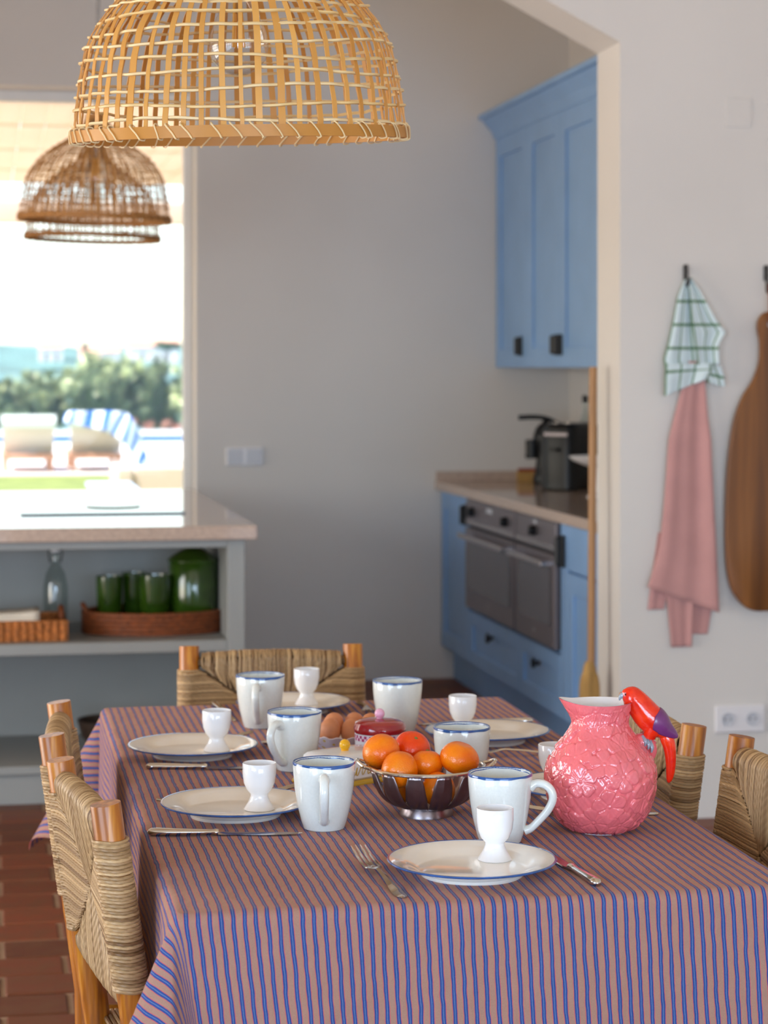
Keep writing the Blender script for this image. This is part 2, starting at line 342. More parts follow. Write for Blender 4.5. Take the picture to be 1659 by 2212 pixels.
def obj(name, mb, m, parent=None, off=None, smooth=True, ang=35, fix=True):
    V = np.vstack(mb.v); V = V-np.asarray(off) if off is not None else V
    me = bpy.data.meshes.new(name); me.from_pydata(V.tolist(), [], mb.f)
    if mb.has:
        uv = np.vstack(mb.uv); l = me.uv_layers.new(name='UVMap'); vi = np.empty(len(me.loops), np.int32); me.loops.foreach_get('vertex_index', vi); l.data.foreach_set('uv', uv[vi].astype(np.float32).ravel())
    rn = np.concatenate(mb.rn)
    if np.ptp(rn) > 0 or abs(rn[0]-.5) > 1e-6:
        me.attributes.new('rnd', 'FLOAT', 'POINT').data.foreach_set('value', rn.astype(np.float32))
    if fix:
        import bmesh
        b = bmesh.new(); b.from_mesh(me); bmesh.ops.recalc_face_normals(b, faces=b.faces); b.to_mesh(me); b.free()
    if smooth: me.shade_smooth(); me.set_sharp_from_angle(angle=R(ang))
    me.materials.append(m); o = bpy.data.objects.new(name, me); COL.objects.link(o)
    if parent: o.parent = parent
    return o
def tag(o, label=None, cat=None, group=None, kind=None):
    for k, v in (('label', label), ('category', cat), ('group', group), ('kind', kind)):
        if v: o[k] = v
    return o
def thing(name, label, cat, loc=(0, 0, 0), rz=0, group=None):
    o = bpy.data.objects.new(name, None); o.empty_display_size = .05; COL.objects.link(o); o.location = loc; o.rotation_euler = (0, 0, rz)
    return tag(o, label, cat, group)
def struct(name, mb, m, parent=None, **k):
    o = obj(name, mb, m, parent, **k)
    if not parent: o['kind'] = 'structure'
    return o
def dup(root, loc, rz=None, label=None, group=None, rot=None):
    r = root.copy(); COL.objects.link(r); r.location = loc
    if rz is not None: r.rotation_euler = (0, 0, rz)
    if rot is not None: r.rotation_euler = rot
    tag(r, label, None, group)
    for ch in root.children:
        c = ch.copy(); COL.objects.link(c); c.parent = r
        for g in ch.children:
            d = g.copy(); COL.objects.link(d); d.parent = c
    return r

# ================================================================ ROOM SHELL
fl = struct('floor', MB().box(-3.3, 3.7, -5.9, 10.3, -.12, -.0045), M['grout'])
TX, TY = .307, .162; n0 = 0; tile_me = None; rest = MB()
for j in range(-64, 34):
    y = 4.62+j*TY
    for i in range(-11, 13):
        x = .048+i*TX-TX+(0 if j % 2 else .151)
        if x < -3.25 or x > 3.3: continue
        if -.3 < x < 2.1 and 0 <= j < 33:
            dzv = random.uniform(-.0015, .0015)
            if tile_me is None:
                o = obj('tile', MB().box(-.1475, .1475, -.075, .075, -.02, 0, .004), M['tile'], fl); tile_me = o.data
            else:
                o = bpy.data.objects.new('tile', tile_me); COL.objects.link(o); o.parent = fl
            o.location = (x+.15, y+.075, dzv); o.rotation_euler = (0, 0, random.uniform(-.006, .006))
        else: rest.box(x+.0025, x+.2975, y, y+.15, -.02, 0, .004)
o = obj('tile_field', rest, M['tile'], fl); o['kind'] = 'stuff'

mb = MB(); T = .26; Y0 = 9.94
mb.box(-3.2, -1.4, Y0, Y0+T, 0, 4.5).box(.957, 2.98, Y0, Y0+T, 0, 4.5).box(-1.4, .957, Y0, Y0+T, 2.722, 4.5).box(-1.4, .957, Y0, Y0+T, 0, .78)
struct('wall_back', mb, M['wall'], smooth=False)
struct('wall_kitchen', MB().box(2.72, 2.98, 6.96, 9.94, 0, 4.2), M['wall'], smooth=False)
mb = MB()
prof = [(-3.2, 0), (-1.6, 0), (-1.6, 2.49), (.2, 3.435), (2., 2.49), (2., 0), (3.6, 0), (3.6, 4.6), (-3.2, 4.6)]
mb.prism([(2., 0), (3.6, 0), (3.6, 2.49), (2., 2.49)], 6.70, 6.96).prism([(-3.2, 0), (-1.6, 0), (-1.6, 2.49), (-3.2, 2.49)], 6.70, 6.96)
mb.prism([(2., 2.49), (3.6, 2.49), (3.6, 4.5), (.2, 4.5), (.2, 3.435)], 6.70, 6.96).prism([(-1.6, 2.49), (.2, 3.435), (.2, 4.5), (-3.2, 4.5), (-3.2, 2.49)], 6.70, 6.96)
struct('wall_divider', mb, M['wall'], smooth=False)
struct('wall_right', MB().box(3.6, 3.86, -6., 6.96, 0, 4.5), M['wall'], smooth=False)
mb = MB().box(-3.46, -3.2, -6., -2.3, 0, 4.5).box(-3.46, -3.2, 1.3, 3.8, 0, 4.5).box(-3.46, -3.2, 6.2, 7.6, 0, 4.5).box(-3.46, -3.2, -2.3, 1.3, 2.25, 4.5).box(-3.46, -3.2, -2.3, 1.3, 0, .15).box(-3.46, -3.2, 9.4, 10.2, 0, 4.5).box(-3.46, -3.2, 7.6, 9.4, 2.1, 4.5).box(-3.46, -3.2, 3.8, 6.2, 2.2, 4.5).box(-3.46, -3.2, 3.8, 6.2, 0, .2)
struct('wall_left', mb, M['wall'], smooth=False)
mb = MB().box(-3.2, -1.4, -5.96, -5.7, 0, 4.5).box(3.2, 3.6, -5.96, -5.7, 0, 4.5).box(-1.4, 3.2, -5.96, -5.7, 2.45, 4.5).box(-1.4, 3.2, -5.96, -5.7, 0, .25)
struct('wall_front', mb, M['wall'], smooth=False)
mb = MB().prism([(-3.5, 2.72), (.2, 4.4), (3.9, 2.72), (3.9, 2.92), (.2, 4.6), (-3.5, 2.92)], -6., 10.25)
struct('ceiling', mb, M['ceil'], smooth=False)
# kitchen window: frame, pane
wf = struct('window_1', MB().box(-1.4, -1.355, 10.1, 10.16, .78, 2.722, .004).box(.912, .957, 10.1, 10.16, .78, 2.722, .004).box(-1.355, .912, 10.1, 10.16, 2.67, 2.722, .004).box(-1.355, .912, 10.1, 10.16, .78, .82, .004), M['frame'])
obj('pane', MB().box(-1.36, .917, 10.128, 10.132, .81, 2.68), M['glass'], wf, smooth=False)
for nm, bx in (('window_2', (-3.36, -3.3, 3.8, 6.2, .2, 2.2)), ('window_3', (-1.4, 3.2, -5.86, -5.8, .25, 2.45)), ('window_4', (-3.36, -3.3, 7.6, 9.4, .05, 2.1)), ('window_5', (-3.36, -3.3, -2.3, 1.3, .15, 2.25))):
    x0, x1, y0, y1, z0, z1 = bx; mb = MB(); e = .06
    if nm != 'window_3':
        for a in (y0, (y0+y1)/2-e/2, y1-e): mb.box(x0, x1, a, a+e, z0, z1, .004)
        mb.box(x0, x1, y0, y1, z0, z0+e, .004).box(x0, x1, y0, y1, z1-e, z1, .004)
    else:
        for a in (x0, (x0+x1)/2-e/2, x1-e): mb.box(a, a+e, y0, y1, z0, z1, .004)
        mb.box(x0, x1, y0, y1, z0, z0+e, .004).box(x0, x1, y0, y1, z1-e, z1, .004)
    struct(nm, mb, M['frame'])
# sockets and plates
def plate_at(name, label, x0, x1, z0, z1, y, group=None):
    t = thing(name, label, 'socket', ((x0+x1)/2, y, z0)); obj('face_plate', MB().box(x0, x1, y-.011, y, z0, z1, .004), M['socket'], t, off=t.location); return t
t = plate_at('double_socket', 'white double power socket low on the wall behind the right-hand chairs', 2.315, 2.483, .273, .362, 6.70)
for cx in (2.357, 2.441):
    k = obj('socket_well', MB().lathe([(.021, 0), (.021, .003), (.0185, .003), (.0175, -.001), (.001, -.001)], 28), M['socketdark'], t); k.location = (cx-t.location.x, -.0125, .0445); k.rotation_euler = (R(90), 0, 0)
    for s in (-1, 1): p = obj('contact_hole', MB().lathe([(.003, 0), (.001, .0005)], 10), M['iron'], k); p.location = (s*.0095, 0, -.0004)
t = plate_at('wall_socket', 'pale double switch plate on the back wall between window and cabinets', 1.092, 1.264, 1.0, 1.084, 9.94)
for cx in (1.135, 1.221): obj('switch_rocker', MB().box(cx-.036, cx+.036, 9.926, 9.932, 1.008, 1.076, .002), M['socketdark'], t, off=t.location)
t = thing('blank_plate', 'faint blank cover plate high on the wall above the wooden board', 'cover plate', (2.396, 6.70, 2.225)); obj('face_plate', MB().box(2.352, 2.44, 6.6965, 6.70, 2.225, 2.32, .002), M['wall'], t, off=t.location)

# ================================================================ OUTSIDE
struct('lawn', MB().box(-60, 60, 16, 29.9, -.3, -.02), M['lawn'], smooth=False)
struct('terrace', MB().box(-30, 30, -30, 16, -.3, -.03), M['terrace'], smooth=False)
struct('pool_deck', MB().box(-60, 60, 29.9, 42.6, -.3, 0).box(-60, 60, 46.2, 47.0, -.3, .02).box(-60, -10, 42.6, 46.2, -.3, 0).box(12, 60, 42.6, 46.2, -.3, 0), M['deck'], smooth=False)
struct('pool_water', MB().box(-10, 12, 42.6, 46.2, -.3, -.06), M['water'], smooth=False)
struct('pool_tile_band', MB().box(-10, 12, 46.1, 46.2, -.3, .012), M['water'], smooth=False)
struct('pool_wall', MB().box(-20, 20, 46.9, 47.2, -.3, .10, .01), M['coping'], smooth=False)
struct('land', MB().box(-900, 900, 47.2, 1500, -.5, -.05), M['hill'], smooth=False)
def hill(name, Y, pts, depth):
    P = np.array([[(x, Y+(k-2)*depth/4, z*(1-abs(k-2)/2.2)) for k in range(5)] for x, z in pts]); return struct(name, MB().grid(P), M['hill'])
xs = np.linspace(-320, 420, 90); hz = lambda a, b, c: [(x, a+b*math.sin(x*.021+c)+b*.6*math.sin(x*.067+2*c)+b*.3*math.sin(x*.19+c)) for x in xs]
hill('hill', 1250, hz(12.5, 1.6, .4), 200); hill('hill_near', 900, hz(7.5, 1.2, 2.1), 140)
def house(x, y, w_, d_, h, label):
    t = thing('distant_house', label, 'house', (x, y, 0)); obj('wall', MB().box(-w_/2, w_/2, 0, d_, -1, h), M['house'], t, smooth=False)
    obj('roof', MB().prism([(-.5, h), (d_/2, h+h*.3), (d_+.5, h)], -w_/2-.5, w_/2+.5, 'x'), M['roof'], t, smooth=False)
    for k in (-1, 1): obj('window', MB().box(k*w_*.22-.5, k*w_*.22+.5, -.06, .02, h*.45, h*.75), M['iron'], t, smooth=False)
house(26., 860, 9, 8, 9., 'small pale house with pinkish roof, left of the others above the hedge')
house(45, 860, 15, 9, 7.6, 'long low white house on the hillside above the middle of the hedge')
house(66, 860, 20, 9, 9.6, 'wide white house on the hillside beside the umbrella pine')
house(33.5, 700, 5.6, 6, 4.4, 'tiny pinkish house just over the hedge top, beneath the small pale house')
def foliage(name, c, r, n, size, m, parent, shell=.5, ncl=70):
    """leaves gathered in clumps over an ellipsoid, each clump with its own tone"""
    D = RNG.normal(size=(ncl, 3)); D /= np.linalg.norm(D, axis=1)[:, None]; rad = shell+(1-shell)*RNG.random(ncl)**.5
    rad *= 1+.16*np.sin(D[:, 0]*7+D[:, 2]*5+c[0]*3)+.1*np.sin(D[:, 1]*11+D[:, 2]*9+c[0]); K = D*rad[:, None]*np.array(r)+np.array(c); tone = np.clip(RNG.normal(.38, .32, ncl), 0, 1)
    q = RNG.integers(0, ncl, n); P = K[q]+RNG.normal(size=(n, 3))*np.array(r)*.085; P[:, 2] = np.maximum(P[:, 2], .03)
    a = RNG.normal(size=(n, 3)); a /= np.linalg.norm(a, axis=1)[:, None]; b = np.cross(a, RNG.normal(size=(n, 3))); b /= np.linalg.norm(b, axis=1)[:, None]
    s = size*(.6+.8*RNG.random(n))[:, None]; V = np.stack([P-a*s, P-b*s*.45, P+a*s, P+b*s*.45], 1).reshape(-1, 3)
    F = [(4*i, 4*i+1, 4*i+2, 4*i+3) for i in range(n)]; o = obj(name, MB().add(V, F, rn=np.repeat(np.clip(tone[q]+RNG.normal(0, .1, n), 0, 1), 4)), m, parent, smooth=False, fix=False); o['kind'] = 'stuff'; return o
hedge = [(.1, 49.2, .74, 1.28), (1.3, 49.8, .72, 1.2), (2.5, 49.3, .76, 1.62), (3.72, 49.9, .76, 1.45), (4.92, 49.4, .72, 1.3), (-1.15, 49.7, .74, 1.4), (6.15, 49.6, .76, 1.6)]
names = ['pale green', 'loose dusty green', 'tall dark green', 'bright yellow-green tipped', 'silvery green', 'broad green', 'dense green']
where = ['behind the first sun lounger', 'between the two sun loungers', 'behind the towel-draped lounger', 'right of the towel-draped lounger', 'beside the window jamb', 'at the left window edge', 'past the window jamb']
for (x, y, rx, h), nm, wh in zip(hedge, names, where):
    t = thing('hedge_shrub', f'{nm} leafy shrub of the garden hedge, {wh}', 'shrub', (x, y, 0), 0, 'shrubs of the garden hedge')
    foliage('foliage', (0, 0, h*.52), (rx, .62, h*.54), 2600, .085, M['leaf'], t)
    obj('inner_branches', MB().ball((0, 0, h*.48), (rx*.78, .42, h*.46), 16, 10), M['leafcore'], t)
    obj('stem', MB().cyl((0, 0, 0), (.05, 0, h*.5), .05, 8, .03), M['trunk'], t)
for i, (x, y, h) in enumerate([(3.15, 47.6, .34), (3.55, 47.7, .24), (3.95, 47.7, .26), (4.2, 47.6, .2)]):
    t = thing('flower_clump', ['tallest red flower spike clump beside the towel-draped lounger', 'small coral flower clump left of centre along the pool wall', 'coral flower clump close to the window jamb', 'lowest red flower clump at the window jamb'][i], 'flowers', (x, y, 0), 0, 'red flowers along the pool')
    foliage('blooms', (0, 0, h*.7), (.13, .10, h*.42), 90, .035, M['flower'], t); obj('stalks', MB().cyl((0, 0, 0), (.02, 0, h*.7), .02, 6), M['leafcore'], t)
t = thing('umbrella_pine', 'flat-crowned umbrella pine on the skyline next to the window jamb', 'tree', (24.9, 300, 0))
obj('trunk', MB().cyl((0, 0, 0), (.2, 0, 4.2), .10, 8), M['trunk'], t); foliage('crown', (0, 0, 4.45), (1.9, 1.5, .5), 1200, .22, M['pine'], t, .3)
t = thing('slender_tree', 'thin upright tree poking above the hills over the hedge', 'tree', (18.2, 400, 0))
obj('trunk', MB().cyl((0, 0, 0), (0, 0, 5.), .15, 8), M['trunk'], t); foliage('crown', (0, 0, 5.1), (.6, .6, 1.), 300, .2, M['pine'], t, .2)

def lounger(x, y, label):
    t = thing('sun_lounger', label, 'sun lounger', (x, y, 0), 0, 'sun loungers by the pool')
    obj('frame', MB().box(-.36, .36, .0, 1.9, .18, .26, .01), M['teak'], t)
    for sx in (-1, 1):
        for yy in (.12, 1.75): obj('leg', MB().box(sx*.31-.035, sx*.31+.035, yy-.035, yy+.035, 0, .18, .006), M['teak'], t)
    obj('cushion', MB().box(-.35, .35, .25, 1.88, .26, .34, .03), M['cushion'], t)
    P = [(.22, .3), (-.10, .74), (-.06, .76), (.28, .3)]
    obj('backrest', MB().prism(P, -.35, .35, 'x'), M['loungerweave'], t)
    obj('head_cushion', MB().prism([(-.135, .62), (-.155, .70), (-.11, .80), (-.03, .79), (.08, .62), (.02, .60), (-.06, .73), (-.10, .69), (-.09, .62)], -.37, .37, 'x'), M['cushion'], t)
    return t
l1 = lounger(.61, 30.4, 'sun lounger with bare pale head cushion, left one by the pool')
l2 = dup(l1, (1.54, 30.4, 0), label='sun lounger under the blue striped towel')
# striped towel over lounger 2
top = np.array([(-.43, .83), (-.3, .85), (.0, .85), (.32, .84), (.46, .77), (.58, .52), (.72, .10)]); bot = np.array([(-.46, .72), (-.36, .68), (.0, .60), (.18, .54), (.36, .40), (.50, .20), (.60, .0)])
tc, bc = crom(top, 8), crom(bot, 8); nn = len(tc); V = []; UVs = []
for i in range(nn):
    row = []; ur = []
    for j in range(9):
        s = j/8; p = tc[i]*(1-s)+bc[i]*s; dy = -.20-.05*s+.02*math.sin(i*.5+s*2)-.10*(i/nn)
        row.append((1.54+p[0], 30.4+dy, p[1])); ur.append((i/nn*1.35+.02*s, s))
    V.append(row); UVs.append(ur)
bk = [[(1.54+tc[i][0], 30.4-.20+.17*q, tc[i][1]-.02-.16*q*q) for q in np.linspace(0, 1, 5)] for i in range(nn)]
tw = obj('striped_towel', MB().grid(np.array(V), uv=np.array(UVs)).grid(np.array(bk), uv=np.array([[(i/nn*1.35, q) for q in range(5)] for i in range(nn)])), M['bluetowel'])
sm = tw.modifiers.new('s', 'SOLIDIFY'); sm.thickness = .012
tag(tw, 'blue and white striped beach towel draped over a sun lounger back', 'towel')
t = thing('garden_sofa', 'low sand-coloured woven garden sofa seen from behind at the window jamb', 'sofa', (1.85, 18, 0))
obj('back_panel', MB().box(-.63, 1.3, 0, .12, .06, .635, .02), M['wickersofa'], t); obj('arm', MB().box(-.78, -.64, -.02, .8, -.02, .63, .02), M['wickersofa'], t); obj('arm', MB().box(1.31, 1.45, -.02, .8, -.02, .63, .02), M['wickersofa'], t)
obj('base', MB().box(-.64, 1.3, .12, .8, .06, .34, .02), M['wickersofa'], t)
obj('seat_cushion', MB().box(-.62, 1.28, .14, .8, .34, .50, .04), M['cushion'], t)
for k in range(2): obj('back_cushion', MB().box(-.42+k*.86, .40+k*.86, .125, .3, .50, .735-.02*k, .05), M['cushion'], t)
t = thing('coffee_table', 'low garden table with pale blue top in front of the sofa', 'table', (1.0, 16.95, -.03))
obj('table_top', MB().box(-.2, .16, -.55, .55, .53, .57, .01), M['bluegrey'], t)
for sx in (-.16, .12):
    for sy in (-.5, .5): obj('leg', MB().box(sx-.02, sx+.02, sy-.02, sy+.02, 0, .53, .004), M['teak'], t)
# pergola
t = thing('pergola', 'timber pergola with pale cane matting shading the terrace outside the window', 'pergola', (.2, 10.32, 0))
mb = MB()
for k in range(64): mb.box(-4.2+k*.131, -4.2+k*.131+.126, .0, 4.85, 2.72, 2.735)
mat_ = obj('cane_matting', mb, M['pergola'], t, smooth=False)
for y in (1.2, 2.5, 3.8): obj('crossbeam', MB().box(-4.3, 4.3, y, y+.06, 2.74, 2.84, .005), M['pergola'], t)
obj('front_beam', MB().box(-4.3, 4.3, 5.2, 5.3, 2.47, 2.63, .01), M['pergola'], t)
for x in (-4.2, 4.2):
    obj('post', MB().box(x-.06, x+.06, 5.19, 5.31, -.03, 2.47, .008), M['teak'], t); obj('side_beam', MB().box(x-.05, x+.05, 0, 5.3, 2.63, 2.72, .006), M['teak'], t)

# ================================================================ KITCHEN
def shaker_x(mb, x, y0, y1, z0, z1, fr=.075, th=.02):
    """shaker front facing -X with its face at x"""
    mb.box(x, x+th, y0, y0+fr, z0, z1, .002).box(x, x+th, y1-fr, y1, z0, z1, .002).box(x, x+th, y0+fr, y1-fr, z0, z0+fr, .002).box(x, x+th, y0+fr, y1-fr, z1-fr, z1, .002)
    return mb.box(x+.011, x+th-.002, y0+fr-.002, y1-fr+.002, z0+fr-.002, z1-fr+.002)
XB = 2.10
def base_cab(name, y0, y1, label):
    t = thing(name, label, 'cabinet', (2.4, (y0+y1)/2, 0)); L = t.location.copy()
    obj('carcass', MB().box(XB+.021, 2.715, y0+.001, y1-.001, .15, .878), M['blue'], t, off=L, smooth=False)
    obj('plinth', MB().box(XB+.06, 2.70, y0+.001, y1-.001, 0, .15), M['blue'], t, off=L, smooth=False); return t, L
def blackpull(mb, x, y, z, h=.085): return mb.box(x-.034, x-.012, y-.014, y+.014, z-h/2, z+h/2, .006).box(x-.013, x, y-.017, y+.017, z-h/2-.004, z+h/2+.004, .003)
t, L = base_cab('base_cabinet', 9.34, 9.935, 'blue base cabinet with one tall door in the far corner')
d = obj('door', shaker_x(MB(), XB, 9.343, 9.932, .155, .875), M['blue'], t, off=L); obj('handle', blackpull(MB(), XB, 9.38, .80), M['iron'], d, off=L)
def oven_unit(y0, y1, cl, ol):
    t, L = base_cab('oven_cabinet', y0, y1, cl)
    d = obj('drawer', shaker_x(MB(), XB, y0+.003, y1-.003, .155, .385, .06), M['blue'], t, off=L)
    k = obj('knob', MB().lathe([(.001, 0), (.009, 0), (.008, .012), (.02, .02), (.021, .028), (.001, .034)], 20), M['iron'], d); k.location = Vector((XB, (y0+y1)/2, .315))-L; k.rotation_euler = (0, R(-90), 0)
    o = thing('oven', ol, 'oven', (XB, (y0+y1)/2, .40)); K = o.location.copy(); c = (y0+y1)/2; X = XB-.004
    obj('body', MB().box(XB+.002, XB+.02, y0+.012, y1-.012, .402, .876), M['iron'], o, off=K, smooth=False)
    obj('control_panel', MB().box(X-.012, XB+.002, y0+.012, y1-.012, .762, .876, .003), M['ovenfront'], o, off=K)
    obj('trim_strip', MB().box(X-.016, X-.012, y0+.015, y1-.015, .770, .788, .001), M['steel'], o, off=K)
    dr = obj('door', MB().box(X-.016, XB+.002, y0+.012, y1-.012, .402, .752, .003), M['ovenfront'], o, off=K)
    obj('glass', MB().box(X-.019, X-.0155, y0+.075, y1-.075, .485, .70, .001), M['ovenglass'], dr, off=K)
    obj('handle', MB().box(X-.062, X-.046, y0+.05, y1-.05, .708, .73, .004).box(X-.048, X-.016, y0+.07, y0+.09, .711, .727).box(X-.048, X-.016, y1-.09, y1-.07, .711, .727), M['steel'], dr, off=K)
    obj('badge', MB().lathe([(.012, 0), (.012, .001), (.001, .0012)], 16), M['steel'], dr).matrix_local = Matrix.Translation(Vector((X-.016, c, .445))-K) @ Matrix.Rotation(R(-90), 4, 'Y')
    ks = (y0+.15, y1-.15) if y1-y0 > .8 else (c,)
    for q in ks:
        kb = obj('dial', MB().lathe([(.02, 0), (.021, .004), (.017, .026), (.001, .028)], 20), M['black'], o); kb.location = Vector((X-.012, q, .825))-K; kb.rotation_euler = (0, R(-90), 0)
    obj('clock_display', MB().box(X-.0135, X-.011, c-.045, c+.045, .838, .858) if len(ks) > 1 else MB().box(X-.0135, X-.011, c-.02, c+.02, .852, .866), M['socketdark'], o, off=K, smooth=False)
oven_unit(8.43, 9.34, 'blue oven cabinet with wide drawer beneath the larger oven', 'wide steel-fronted oven with two dials')
oven_unit(7.80, 8.43, 'blue oven cabinet with narrow drawer beneath the smaller oven', 'narrow steel-fronted oven with single dial')
t, L = base_cab('base_cabinet', 6.99, 7.80, 'blue base cabinet beside the narrow oven, partly behind the broom')
obj('side_post', MB().box(XB, XB+.02, 7.712, 7.797, .155, .875, .002), M['blue'], t, off=L)
d = obj('door', shaker_x(MB(), XB, 6.995, 7.705, .155, .70), M['blue'], t, off=L); obj('drawer', MB().box(XB, XB+.02, 6.995, 7.705, .708, .875, .003), M['blue'], t, off=L)
obj('handle', blackpull(MB(), XB-.004, 7.74, .775, .11), M['iron'], t, off=L)
t = thing('kitchen_worktop', 'beige quartz worktop over the blue oven cabinets', 'worktop', (2.4, 8.45, .88))
obj('slab', MB().box(2.07, 2.718, 6.97, 9.938, .88, .92, .003), M['stone'], t, off=t.location); obj('upstand', MB().box(2.075, 2.70, 9.918, 9.938, .92, .966, .002), M['stone'], t, off=t.location); obj('upstand', MB().box(2.70, 2.718, 6.97, 9.938, .92, .966, .002), M['stone'], t, off=t.location)
# upper cabinets
XU = 2.36; t = thing('wall_cabinet', 'tall blue wall cabinet with shaker doors and crown moulding', 'cabinet', (2.55, 8.6, 1.45)); L = t.location.copy()
obj('carcass', MB().box(XU+.021, 2.718, 7.0, 9.935, 1.452, 2.52), M['blue'], t, off=L, smooth=False)
for i, (y0, y1) in enumerate(((9.33, 9.932), (8.78, 9.33), (8.20, 8.78), (7.6, 8.20), (7.02, 7.6))):
    d = obj('door', shaker_x(MB(), XU, y0+.002, y1-.002, 1.45, 2.515, .085), M['blue'], t, off=L)
    yy = y0+.035 if i % 2 == 0 and i < 2 else (y0+.03 if i in (1, 3) else y1-.03)
    if i == 0: yy = y0+.1
    obj('handle', blackpull(MB(), XU, yy, 1.545, .08), M['iron'], d, off=L)
cp = [(XU, 2.515), (XU-.012, 2.53), (XU-.016, 2.55), (XU-.03, 2.565), (XU-.05, 2.59), (XU-.062, 2.605), (XU-.082, 2.608), (XU-.082, 2.63), (XU+.05, 2.63), (XU+.05, 2.515)]
obj('crown_moulding', MB().prism(cp, 6.99, 9.936), M['blue'], t, off=L)
# worktop things
t = thing('toaster', 'black toaster with grey rounded end panel on the worktop', 'toaster', (2.515, 9.16, .9195), R(-48))
def rbox(mb, sx, sy, z0, z1, r, seg=6):
    pts = []
    for cx, cyy, a0 in ((sx-r, sy-r, 0), (-sx+r, sy-r, 90), (-sx+r, -sy+r, 180), (sx-r, -sy+r, 270)):
        for k in range(seg+1): a = R(a0+90*k/seg); pts.append((cx+r*math.cos(a), cyy+r*math.sin(a)))
    e = r*.5; rows = []
    for ins, z in ((.3*e, z0), (0, z0+.3*e), (0, z1-e), (.15*e, z1-.45*e), (.5*e, z1-.12*e), (e, z1), (min(sx, sy)*.7, z1)):
        rows.append([(x*(1-ins/sx), y*(1-ins/sy), z) for x, y in pts])
    mb.grid(np.array(rows), wv=True); mb.f.append(tuple(mb.n-len(pts)*7+i for i in range(len(pts)))); mb.f.append(tuple(mb.n-len(pts)+i for i in range(len(pts)))[::-1]); return mb
obj('body', rbox(MB(), .085, .125, .0005, .29, .05), M['black'], t); obj('end_panel', rbox(MB(), .012, .10, .02, .27, .011).xf(Matrix.Translation((-.084, 0, 0))), M['black'], t)
obj('chrome_band', MB().box(-.06, .06, -.1265, -.124, .235, .25, .001), M['ovenfront'], t)
for x in (-.03, .03): obj('slot', MB().box(x-.011, x+.011, -.08, .08, .2885, .2915), M['steel'], t)
obj('lever', MB().box(-.02, .02, -.15, -.124, .17, .185, .004), M['black'], t)
t = thing('coffee_maker', 'black coffee maker with long curved lever, at the back of the worktop', 'coffee maker', (2.515, 9.62, .92), R(-10.4))
obj('body', MB().lathe([(.001, .0), (.05, .0), (.055, .02), (.045, .05), (.036, .12), (.042, .16), (.05, .19), (.052, .22), (.04, .255), (.02, .275), (.001, .28)], 28), M['black'], t)
obj('water_tank', MB().lathe([(.001, .115), (.03, .115), (.032, .2), (.001, .205)], 20, (-.055, .01, 0)), M['black'], t)
obj('spout', MB().tube(crom([(-.02, 0, .13), (-.06, 0, .135), (-.085, 0, .12)], 5), .012, 8), M['black'], t)
obj('handle', MB().tube(crom([(.03, -.03, .17), (.025, -.075, .15), (.0, -.085, .08), (-.01, -.06, .02)], 6), .011, 8), M['black'], t)
obj('lever', MB().tube(crom([(-.12, -.02, .302), (-.06, -.02, .305), (0, -.02, .30), (.05, -.02, .28), (.12, -.02, .235)], 6), np.interp(np.linspace(0, 1, 25), [0, .25, 1], [.012, .012, .009]), 8).cyl((.0, 0, .265), (.01, -.015, .30), .016, 10), M['black'], t)
t = thing('lidded_box', 'small wooden box with dull red lid against the upstand', 'box', (2.49, 9.79, .92), R(-10.4))
obj('box_body', MB().box(-.06, .055, -.05, .05, 0, .05, .004), M['straw'], t); obj('lid', MB().box(-.056, .05, -.046, .046, .05, .062, .004), M['leather'], t)
t = thing('cake_stand', 'white pedestal dish on the worktop beside the broom handle', 'cake stand', (2.478, 8.60, .92))
obj('stem', MB().lathe([(.001, 0), (.05, 0), (.05, .006), (.02, .02), (.014, .05), (.02, .09), (.045, .125), (.001, .13)], 32), M['porc'], t); obj('dish', MB().lathe([(.001, .125), (.05, .125), (.11, .15), (.125, .165), (.122, .168), (.105, .156), (.05, .133), (.001, .132)], 40), M['porc'], t)
t = thing('oil_bottle', 'slim glass oil bottle with black cap behind the broom handle', 'bottle', (2.655, 9.44, .92))
obj('glass_body', MB().lathe([(.001, .001), (.028, .001), (.03, .02), (.03, .26), (.012, .33), (.011, .385)], 24), M['bottle'], t); obj('cap', MB().lathe([(.013, .37), (.014, .405), (.001, .407)], 16), M['black'], t)
# broom
t = thing('broom', 'straw broom with long wooden handle leaning at the opening jamb', 'broom', (1.925, 6.79, 0))
obj('handle', MB().tube([(.005, 0, .47), (.02, .03, 1.452)], .0125, 12), M['broomwood'], t)
obj('binding', MB().lathe([(.016, .44), (.0235, .455), (.02, .485), (.013, .502)], 20), M['straw'], t)
th = np.arange(48)/48*2*PI; rows = []
for z, rx, ry in ((.485, .016, .016), (.468, .022, .02), (.45, .029, .023), (.425, .033, .025), (.36, .034, .027), (.28, .037, .03), (.15, .046, .032), (.002, .054, .034)):
    k = 1+.05*np.sin(th*17)+.03*np.sin(th*29); rows.append(np.stack([rx*k*np.cos(th), ry*k*np.sin(th), np.full(48, z)], -1))
obj('bristle_head', MB().grid(np.array(rows), wv=True), M['straw'], t)
